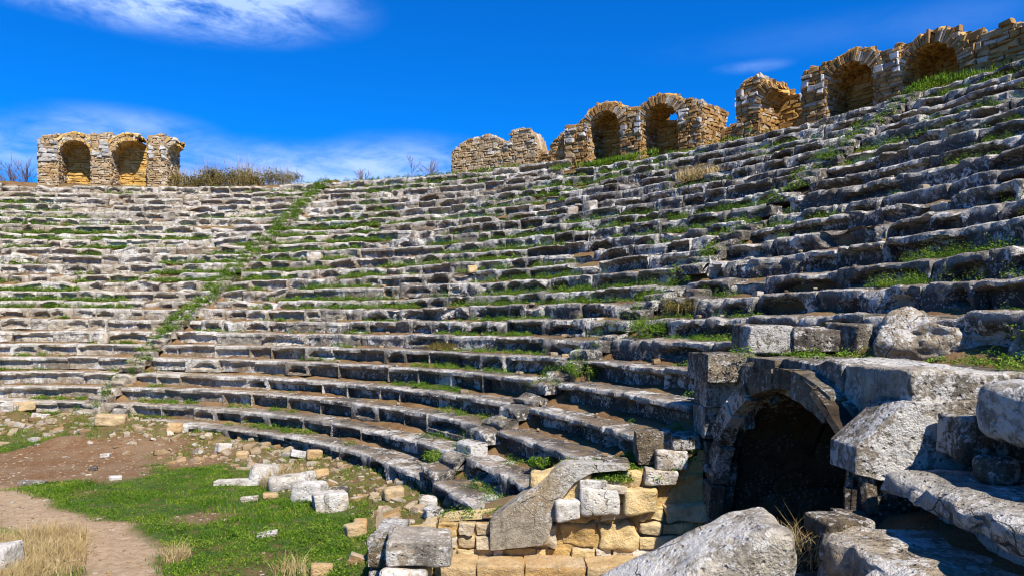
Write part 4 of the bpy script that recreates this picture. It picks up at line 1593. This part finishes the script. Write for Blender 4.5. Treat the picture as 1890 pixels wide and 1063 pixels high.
stones_spec = [
    (440, 893, .95, .30, .12, .05, 'flat grey slab lying in the grass beside the fallen stones', M_WHITE, .10),
    (489, 888, .62, .55, .42, .3, 'round-topped boulder with one ochre face', M_WHITE, .7),
    (541, 900, 1.0, .42, .36, .45, 'fallen column drum lying on its side', M_WHITE, .75),
    (573, 921, .66, .5, .42, -.2, 'rough white boulder between the column drum and the block', M_WHITE, .5),
    (610, 938, .62, .55, .36, .35, 'tan-topped squared block at the end of the fallen stones', M_WHITE, .18),
    (461, 924, .34, .2, .12, .2, 'small white stone in the grass below the flat slab', M_WHITE, .5),
    (499, 917, .30, .22, .10, .4, 'small tan stone in the grass by the column drum', M_OCHRE, .6),
    (590, 880, .34, .3, .22, .8, 'yellow stone behind the rough white boulder', M_OCHRE, .5),
    (626, 918, .36, .3, .24, .1, 'grey stone leaning against the squared block', M_SEAT, .5),
    (655, 985, .34, .26, .2, .6, 'yellow pointed stone in the grass before the wall corner', M_OCHRE, .4),
    (665, 976, .24, .24, .2, .2, 'smaller yellow stone touching the pointed one', M_OCHRE, .5),
    (727, 920, .4, .3, .26, .3, 'orange boulder on the rubble under the lowest seat', M_OCHRE, .6),
    (790, 930, .32, .25, .16, .1, 'flat white stone on the rubble near the lowest seat end', M_WHITE, .4),
    (800, 955, .30, .25, .2, .4, 'grey angular stone at the foot of the lowest seat end', M_SEAT, .4),
    (18, 783, .55, .4, .3, .1, 'squared white block on the rubble below the far seats', M_WHITE, .2),
    (75, 772, .5, .3, .2, .5, 'flat white stone propped on the rubble under the far seats', M_WHITE, .3),
    (205, 783, .8, .5, .34, .35, 'large ochre boulder on the rubble bank by the far stair foot', M_OCHRE, .5),
    (223, 788, .4, .35, .28, .2, 'white stone in front of the large ochre boulder', M_WHITE, .5),
    (45, 800, .6, .4, .3, .7, 'ochre slab tilted on the rubble bank', M_OCHRE, .3),
    (330, 792, .55, .35, .18, .2, 'flat pale stone on the rubble bank under the lowest seat', M_WHITE, .3),
    (322, 823, .42, .36, .30, .3, 'upright cream stone at the rubble edge', M_OCHRE, .5),
    (412, 833, .36, .28, .26, .9, 'white pointed stone at the edge of the rubble', M_WHITE, .4),
    (552, 842, .40, .3, .18, .3, 'bluish white flat stone by the lowest seat', M_WHITE, .3),
    (580, 845, .36, .28, .24, .4, 'yellow block beside the bluish flat stone', M_OCHRE, .3),
    (447, 846, .3, .24, .2, .2, 'small ochre stone on the grass edge of the rubble', M_OCHRE, .5),
    (195, 843, .24, .2, .12, .2, 'small white stone on the bare brown earth', M_WHITE, .5),
    (213, 884, .26, .2, .09, .5, 'flat pale stone at the lower edge of the bare earth', M_WHITE, .5),
    (60, 893, .5, .22, .08, .3, 'thin grey stone half sunk in the grass', M_SEAT, .4),
    (172, 867, .18, .16, .10, .3, 'dark little stone on the bare earth', M_DARK, .6),
    (493, 989, .32, .2, .07, .2, 'flat pale stone sunk in the green grass', M_WHITE, .4),
    (4, 1052, .36, .5, .42, .1, 'white block cut by the frame corner beside the straw', M_WHITE, .25),
    (594, 1058, .3, .24, .16, .3, 'pale wedge of stone in the weeds', M_OCHRE, .4),
]
for q_, (px, py, dx, dy, dz, rz, lab, mt, rd) in enumerate(stones_spec):
    x, y = at_ground(px, py)
    z = float(ground_h(x, y))
    o = block('boulder' if rd >= .5 else 'fallen_stone', (x, y, z + dz * .36), (dx, dy, dz), (RNG.normal() * .08, RNG.normal() * .08, rz), mt, 200 + q_, 14 if dx > .4 else 9, rd, .045 * min(1, dx * 1.6), 2.2)
    tag(o, lab, 'stone', 'loose stones on the arena floor')

# notable stones on the seats
for (px, i, f, dims, rz, lab, mt, rd) in (
        (191, 4, .35, (.34, .3, .52), .2, 'white upright pointed stone on the far seats by the stair', M_WHITE, .5),
        (1090, 15, .45, (.5, .4, .42), .6, 'pale cream pointed stone on the middle seats', M_WHITE, .35),
        (1056, 15, .40, (.42, .3, .3), .2, 'small white stone beside the cream pointed one', M_WHITE, .5),
        (872, 10, .4, (.32, .26, .26), .3, 'small bright yellow stone on the middle seats', M_PASS, .35),
        (581, 12, .3, (.62, .42, .36), .1, 'white broken block hanging over a seat edge right of the far stair', M_WHITE, .4),
        (1290, 7, .45, (.5, .4, .24), .4, 'dark flat stone in the weeds by the near stair', M_DARK, .5)):
    a, t = px_ring(px, row_R(i) + f)
    x, y = on_ring(row_R(i) + f, a)
    o = block('fallen_stone', (x, y, row_z(i) + row_dz(i, x, y) + dims[2] * .38), dims, (RNG.normal() * .1, RNG.normal() * .1, rz), mt, 300 + px, 12, rd, .05, 2.0)
    tag(o, lab, 'stone', 'loose stones on the seats')

# rubble that nobody could count
mb = MB()
rr = np.random.default_rng(77)
cnt = 0
C5, Q5 = cube_grid(3)
tries = 0
while cnt < 1700 and tries < 60000:
    tries += 1
    a = math.radians(rr.uniform(12, 118))
    R = rr.uniform(14.6, 18.1)
    x, y = on_ring(R, a)
    if y < PY1 + .3 or rr.random() > float(rubble_amt(np.array(x), np.array(y))) * (1.0 if a > math.radians(40) else .8):
        continue
    s = .05 + .20 * rr.random() ** 4
    P, Q = rock((s * rr.uniform(.9, 1.8), s * rr.uniform(.7, 1.2), s * rr.uniform(.4, .9)), 1000 + cnt, 3, .5, .05)
    z = float(ground_h(x, y))
    mb.add(xform(P, (x, y, z + s * .03), (rr.normal() * .25, rr.normal() * .25, rr.uniform(0, 3))), [Q])
    cnt += 1
for _ in range(5200):
    x, y = rr.uniform(-15, -1.5), rr.uniform(8.8, 20)
    if math.hypot(x - BC[0], y - BC[1]) > 17 or green_amt(np.array(x), np.array(y)) > .5:
        continue
    s = .012 + .03 * rr.random() ** 3
    P, Q = rock((s * 1.6, s, s * .7), 7000 + _ % 40, 2, .5, .01)
    mb.add(xform(P, (x, y, float(ground_h(x, y)) + .004), (rr.normal() * .3, 0, rr.uniform(0, 3))), [Q])
for _ in range(420):
    x, y = rr.uniform(-15, -.5), rr.uniform(8.5, 20)
    if math.hypot(x - BC[0], y - BC[1]) > 17 or green_amt(np.array(x), np.array(y)) > .6:
        continue
    s = .03 + .07 * rr.random() ** 2
    P, Q = rock((s * 1.5, s, s * .5), 3000 + _, 3, .5, .02)
    mb.add(xform(P, (x, y, float(ground_h(x, y)) + .008), (0, 0, rr.uniform(0, 3))), [Q])
for _ in range(420):
    i = rr.integers(-1, 24)
    a = math.radians(rr.uniform(14, 112))
    f = rr.uniform(.25, .62)
    x, y = on_ring(row_R(i) + f, a)
    if in_gap(i, x, y) or i > n_top(a):
        continue
    s = .04 + .12 * rr.random() ** 4
    P, Q = rock((s * 1.5, s, s * .7), 5000 + _, 3, .5, .03)
    mb.add(xform(P, (x, y, row_z(i) + row_dz(i, x, y) + .04), (rr.normal() * .2, 0, rr.uniform(0, 3))), [Q])
tag(mb.build('rubble', M_RUBBLE, smooth=50), 'small beige and ochre rubble strewn on the bank foot and the seats', 'rubble', kind='stuff')

# ------------------------------------------------------------------ plants


def blades(P, h, wd, lean, rng, seg=2):
    """thin curved blades standing at points P"""
    n = len(P)
    h = np.broadcast_to(h, n)
    wd = np.broadcast_to(wd, n)
    az = rng.uniform(0, 2 * math.pi, n)
    la = rng.uniform(0, 2 * math.pi, n)
    ln = np.abs(rng.normal(0, 1, n)) * lean * h
    d = np.stack([np.cos(az), np.sin(az), 0 * az], -1)
    L = np.stack([np.cos(la), np.sin(la), 0 * la], -1)
    up = np.array([0, 0, 1.0])
    b0 = P - d * (wd / 2)[:, None]
    b1 = P + d * (wd / 2)[:, None]
    mid = P + up * (h * .58)[:, None] + L * (ln * .35)[:, None]
    m0, m1 = mid - d * (wd * .4)[:, None], mid + d * (wd * .4)[:, None]
    tip = P + up * h[:, None] * .95 + L * ln[:, None]
    V = np.stack([b0, b1, m1, m0, tip], 1).reshape(-1, 3)
    k = np.arange(n)[:, None] * 5
    return V, [k + np.array([0, 1, 2, 3]), k + np.array([3, 2, 4])]


def leaves(P, s, rng, upb=.6):
    """small leaf rhombs with random tilt"""
    n = len(P)
    N = rng.normal(0, 1, (n, 3))
    N[:, 2] = np.abs(N[:, 2]) + upb
    N /= np.linalg.norm(N, axis=1)[:, None]
    T = np.cross(N, rng.normal(0, 1, (n, 3)))
    T /= np.maximum(np.linalg.norm(T, axis=1), 1e-6)[:, None]
    B = np.cross(N, T)
    s = np.broadcast_to(s, n)[:, None]
    V = np.stack([P - T * s, P - B * s * .45 + N * s * .12, P + T * s, P + B * s * .45 + N * s * .12], 1).reshape(-1, 3)
    return V, [np.arange(n)[:, None] * 4 + np.arange(4)]


g = np.random.default_rng(3)
# arena grass
n = 620000
x = g.uniform(-17, 0.2, n)
y = g.uniform(9.0, 23, n)
px = CX + F * x / y
ok = (px > -60) & (np.hypot(x - BC[0], y - BC[1]) < 17.9)
x, y = x[ok], y[ok]
dens = green_amt(x, y) * (0.18 + 0.82 * sstep(-.40, .35, fbm2(x * 2.2, y * 2.2, 3, 31.0)))
keep = g.random(len(x)) < dens * np.clip(1.3 - (y - 9) * .035, .5, 1)
x, y = x[keep], y[keep]
z = ground_h(x, y) - .005
tall = 0.6 + 0.8 * sstep(-.2, .6, fbm2(x * 1.1, y * 1.1, 3, 51.0))
Pp = np.stack([x, y, z], -1)
mb = MB()
half = g.random(len(x)) < .55
V, Fc = blades(Pp[half], g.uniform(.035, .085, half.sum()) * tall[half], g.uniform(.007, .014, half.sum()), .55, g)
mb.add(V, Fc)
o2 = ~half
Pl = Pp[o2].copy()
Pl[:, 2] += g.uniform(.01, .075, o2.sum()) * tall[o2]
V, Fc = leaves(Pl, g.uniform(.010, .022, o2.sum()), g)
mb.add(V, Fc)
tag(mb.build('grass', M_GRASS), 'short green grass and clover over the arena floor', 'grass', kind='stuff')

# weeds along the treads
def tuft_points(cx, cy, cz, rad, hgt, n, rng):
    r = rad * np.sqrt(rng.random(n))
    t = rng.uniform(0, 2 * math.pi, n)
    hh = hgt * (1 - (r / rad) ** 2 * .75) * rng.random(n) ** .6
    return np.stack([cx + r * np.cos(t), cy + r * np.sin(t), cz + hh], -1)


pts, siz = [], []
bl = []
for i in range(-1, 24):
    A = g.uniform(math.radians(4), math.radians(114), 1350 if i > 4 else 620)
    for a in A:
        deg = math.degrees(a)
        x, y = on_ring(row_R(i) + .5, a)
        if i > n_top(a) or in_gap(i, x, y):
            continue
        # patches of growth; thick on the middle rows of the far side
        nz_ = float(fbm2(np.array(a * 9.0), np.array(i * .55), 3, 2.0))
        want = -.05
        if 7 <= i <= 18 and deg > 40:
            want = .16
        if deg > 62 and 8 <= i <= 16:
            want = .36
        if i <= 4:
            want = -.12
        if deg < 30 and i > 6:
            want = -.14
        if nz_ * 1.5 + g.normal() * .18 > want * -1 + .18:
            pass
        else:
            continue
        f = g.uniform(.36, .80)
        X, Y = on_ring(row_R(i) + f, a)
        dist = math.hypot(X, Y)
        zz = row_z(i) + row_dz(i, X, Y) + .0
        rad = g.uniform(.06, .20) * (1.2 if want > .2 else .9)
        hg = g.uniform(.08, .30) if i > 6 else g.uniform(.05, .18)
        n_ = int(np.clip(60 * (rad / .15) ** 2 * np.clip(22 / dist, .6, 1.6), 16, 170))
        pts.append(tuft_points(X, Y, zz, rad, hg, n_, g))
        siz.append(g.uniform(.012, .028, n_) * np.clip(dist / 20, .7, 1.7))
# stairs choked with growth
for sa, lo_, am in ((STAIRS[0], 5, .66), (STAIRS[1], 3, .28)):
    for i in range(0, n_top(sa) + 1):
        for _ in range(26):
            if g.random() > (am if i >= lo_ else am * .3):
                continue
            X, Y = on_ring(row_R(i) + g.uniform(-.5, .2), sa + g.uniform(-.38, .38) / row_R(i))
            dist = math.hypot(X, Y)
            zz = row_z(i - 1) + (math.hypot(X - BC[0], Y - BC[1]) - row_R(i) + .66) / .66 * .42 + row_dz(i, X, Y)
            n_ = 55
            pts.append(tuft_points(X, Y, zz - .05, g.uniform(.1, .24), g.uniform(.14, .34), n_, g))
            siz.append(g.uniform(.016, .032, n_) * np.clip(dist / 20, .7, 1.4))
# foot of walls and passage, bank by the parapet
for (x0, x1, y0, y1, zf, k_) in ((-1.6, 2.2, 9.2, 9.6, .04, 26), (.7, 2.45, 9.9, 10.6, None, 90), (1.2, 2.4, 9.80, 9.95, None, 26), (-.9, .3, 9.95, 10.3, .76, 10), (2.9, 4.6, 8.2, 10, 3.0, 16), (4.3, 5.6, 6.2, 8, 3.0, 22)):
    for _ in range(k_):
        X, Y = g.uniform(x0, x1), g.uniform(y0, y1)
        zz = zf if zf is not None else bank_z(X, Y) - .02
        n_ = int(g.uniform(50, 150))
        pts.append(tuft_points(X, Y, zz, g.uniform(.08, .2), g.uniform(.06, .2), n_, g))
        siz.append(g.uniform(.010, .024, n_))
for _ in range(150):
    X, Y = g.uniform(-6, -1.3), g.uniform(9.0, 14)
    if green_amt(np.array(X), np.array(Y)) < .45 or g.random() > .35 + .4 * (X > -3.5):
        continue
    n_ = int(g.uniform(60, 170))
    pts.append(tuft_points(X, Y, float(ground_h(X, Y)), g.uniform(.10, .30), g.uniform(.06, .17), n_, g))
    siz.append(g.uniform(.012, .028, n_))
pts = np.concatenate(pts)
siz = np.concatenate(siz)
mb = MB()
mb.add(*leaves(pts, siz, g, .5))
tag(mb.build('weeds', M_WEED), 'low green weeds growing on the seat treads and wall tops', 'weeds', kind='stuff')

# green turf on the rim in front of the arches
n = 90000
A = g.uniform(math.radians(14), math.radians(112), n)
rr_ = g.uniform(.3, 2.2, n)
Rb = np.where(A > A_SPLIT, row_R(23), row_R(21))
x, y = BC[0] + (Rb + rr_) * np.cos(A), BC[1] + (Rb + rr_) * np.sin(A)
den = np.where(A > A_SPLIT, sstep(.0, .4, fbm2(x * .5, y * .5, 3, 61.0)) * .6, sstep(-.25, .15, fbm2(x * .45, y * .45, 3, 62.0)))
kp = g.random(n) < den
x, y, A = x[kp], y[kp], A[kp]
z = rim_z(A) + 0.06 * fbm2(x * 0.9, y * 0.9, 3, 4.0) - .02
V, Fc = blades(np.stack([x, y, z], -1), g.uniform(.08, .24, len(x)), .022, .5, g)
mb = MB()
mb.add(V, Fc)
tag(mb.build('rim_grass', M_GRASS), 'bright green turf along the foot of the ruined arches', 'grass', kind='stuff')

# straw on the arena
n = 60000
x = g.uniform(-9.5, -2.5, n)
y = g.uniform(8.6, 12.5, n)
kp = g.random(n) < straw_amt(x, y) * .8
x, y = x[kp], y[kp]
V, Fc = blades(np.stack([x, y, ground_h(x, y)], -1), g.uniform(.08, .26, len(x)), .008, .9, g)
mb = MB()
mb.add(V, Fc)
tag(mb.build('dry_grass', M_DRY), 'tangled dry straw beside the dirt path', 'dry grass', kind='stuff')


def straw_tuft(X, Y, Z, rad, hgt, n, label, mat=M_DRY, name='grass_tuft', wd=.008, lean=.7):
    r = rad * np.sqrt(g.random(n))
    t = g.uniform(0, 2 * math.pi, n)
    Pq = np.stack([r * np.cos(t), r * np.sin(t), 0 * r], -1)
    V, Fc = blades(Pq, hgt * g.uniform(.4, 1.0, n) * (1 - .4 * (r / rad) ** 2), wd, lean, g)
    mb = MB()
    mb.add(V, Fc)
    o = mb.build(name, mat)
    o.location = (X, Y, Z)
    return tag(o, label, 'grass tuft')


x, y = at_ground(530, 893)
straw_tuft(x, y, float(ground_h(x, y)), .55, .55, 700, 'pale dry grass tuft growing behind the fallen stones')
x, y = at_ground(540, 1062)
straw_tuft(x, y, float(ground_h(x, y)), .28, .36, 240, 'yellow straw tuft in the grass at the frame bottom')
a, t = px_ring(1295, row_R(17) + .5)
x, y = on_ring(row_R(17) + .5, a)
straw_tuft(x, y, row_z(17) + row_dz(17, x, y), .85, .55, 900, 'brown dry grass clump on the upper seats below the arches', wd=.018)
a, t = px_ring(818, row_R(4) + .5)
x, y = on_ring(row_R(4) + .5, a)
straw_tuft(x, y, row_z(4) + .05, .42, .30, 500, 'withered brownish clump on the lower middle seats', M_OLIVE, wd=.012)
straw_tuft(2.35, 5.9, EYE - 1.9, .35, .42, 260, 'dim dry grass in the shadow under the jutting slab', M_DRY, wd=.006, lean=1.2)
straw_tuft(1.95, 5.5, EYE - 1.72, .16, .14, 150, 'short straw tuft between the leaning stone and the flat slab', M_DRY, wd=.006)


def bush(X, Y, Z, rx, ry, hgt, n, leaf, label, mat, name='shrub', stems=40, parts=True):
    root = empty(name, (X, Y, Z), label, 'shrub')
    lob = [(g.uniform(-.75, .75), g.uniform(-.75, .75), g.uniform(.35, .8), g.uniform(.3, .5)) for _ in range(14)]
    Pq = []
    for (lx, ly, lz, lr) in lob:
        k = n // 14
        v = g.normal(0, 1, (k, 3))
        v /= np.linalg.norm(v, axis=1)[:, None]
        v *= (g.random(k) ** .5)[:, None] * lr
        Pq.append(np.stack([(lx + v[:, 0]) * rx, (ly + v[:, 1]) * ry, np.maximum(.02, (lz + v[:, 2] * .8)) * hgt], -1))
    mb = MB()
    mb.add(*leaves(np.concatenate(Pq), g.uniform(leaf * .6, leaf * 1.3, sum(len(p) for p in Pq)), g, .3))
    f = mb.build('foliage', mat)
    f.parent = root
    Ps = np.stack([g.uniform(-.7, .7, stems) * rx, g.uniform(-.7, .7, stems) * ry, np.zeros(stems)], -1)
    mb = MB()
    mb.add(*blades(Ps, hgt * g.uniform(.6, 1.7, stems), max(.006, leaf * .35), .35, g))
    s_ = mb.build('stem', M_TWIG if mat is not M_OLIVE else M_DRY)
    s_.parent = root
    return root


bush(5.55, 6.85, 3.10, .55, .55, .62, 2600, .028, 'spiky green shrub rooted among the dark blocks at the frame edge', M_WEED, stems=90)
a, t = px_ring(1190, row_R(6) - .1)
for px_, i_, w_, h_, lab in ((1210, 6, .55, .45, 'leafy green bush sprawling over the near stair'), (1075, 4, .36, .42, 'bright green weed clump at the near stair beside the seat ends'),
                             (1255, 7, .45, .42, 'olive brushy clump at the top of the sprawling bush'), (815, 0, .34, .34, 'green weed clump at the foot of the near stair'),
                             (1000, 1, .22, .22, 'small green weed clump under a seat lip by the stair')):
    a, t = px_ring(px_, row_R(i_) - .05)
    x, y = on_ring(row_R(i_) - .05, a)
    bush(x, y, row_z(i_ - 1) + .02, w_, w_, h_, 1500, .024, lab, M_OLIVE if 'olive' in lab else M_WEED, 'weed_clump', 16)

# brush on the far rim
for px_, rx_, h_, n_, lab in ((360, 1.5, 1.05, 3600, 'olive brush against the side of the ruined tower'), (425, 1.9, 1.35, 5200, 'tall olive brush in the middle of the far rim thicket'),
                              (495, 1.9, 1.1, 4000, 'olive brush thinning out towards the far stair')):
    a, t = px_ring(px_, row_R(23) + 1.6)
    x, y = on_ring(row_R(23) + 1.6, a)
    r_ = bush(x, y, row_z(23), rx_, .9, h_, n_, .05, lab, M_OLIVE, 'brush', 420)
    r_['group'] = 'brush on the far rim'


def bare_shrub(px_, R, hgt, spread, label, n=9):
    a, t = px_ring(px_, R)
    x, y = on_ring(R, a)
    root = empty('bare_shrub', (x, y, float(rim_z(np.array(a))) - .1), label, 'shrub')
    cu = bpy.data.curves.new('branch', 'CURVE')
    cu.dimensions = '3D'
    cu.bevel_depth = .011
    cu.bevel_resolution = 0
    cu.use_fill_caps = False

    def grow(p, d, l, lev):
        sp = cu.splines.new('POLY')
        q = [p]
        for _ in range(4):
            d = (d + Vector((g.normal(), g.normal(), g.normal() + .3)) * .14).normalized()
            q.append(q[-1] + d * l / 4)
        sp.points.add(4)
        for k_, v_ in enumerate(q):
            sp.points[k_].co = (*v_, 1)
            sp.points[k_].radius = (1.6 if lev == 0 else .9 if lev == 1 else .6) * (1 - k_ * .12)
        if lev < 2:
            for v_ in q[2:]:
                for _ in range(2):
                    grow(v_, (d + Vector((g.normal(), g.normal(), abs(g.normal()) * .5)) * .45).normalized(), l * g.uniform(.4, .6), lev + 1)
    for _ in range(n):
        grow(Vector((g.normal() * spread * .25, g.normal() * spread * .2, 0)), Vector((g.normal() * .4, g.normal() * .4, 1)).normalized(), hgt * g.uniform(.6, .9), 0)
    me_o = bpy.data.objects.new('branch_tmp', cu)
    dg = bpy.context.evaluated_depsgraph_get()
    COL.objects.link(me_o)
    dg.update()
    me = bpy.data.meshes.new_from_object(me_o.evaluated_get(dg))
    bpy.data.objects.remove(me_o)
    me.materials.clear()
    me.materials.append(M_TWIG)
    b_ = bpy.data.objects.new('branch', me)
    COL.objects.link(b_)
    b_.parent = root
    root['group'] = 'bare shrubs on the rim'
    return root


bare_shrub(8, row_R(23) + 3.0, 1.5, 1.6, 'leafless purple-brown shrub at the frame edge beside the tower', 9)
bare_shrub(45, row_R(23) + 3.0, 1.5, 1.6, 'leafless purple-brown shrub close against the tower corner', 9)
bare_shrub(-30, row_R(23) + 3.0, 1.5, 1.8, 'leafless shrub mostly outside the frame beside the tower', 8)
bare_shrub(667, row_R(23) + .9, .8, .6, 'small bare sprig on the rim above the far stair', 4)
bare_shrub(785, row_R(23) + 1.6, 1.4, 1.5, 'thin bare bush on the rim beside the rubble stump', 6)
print('blocks', len(blocks), 'single', n_single)
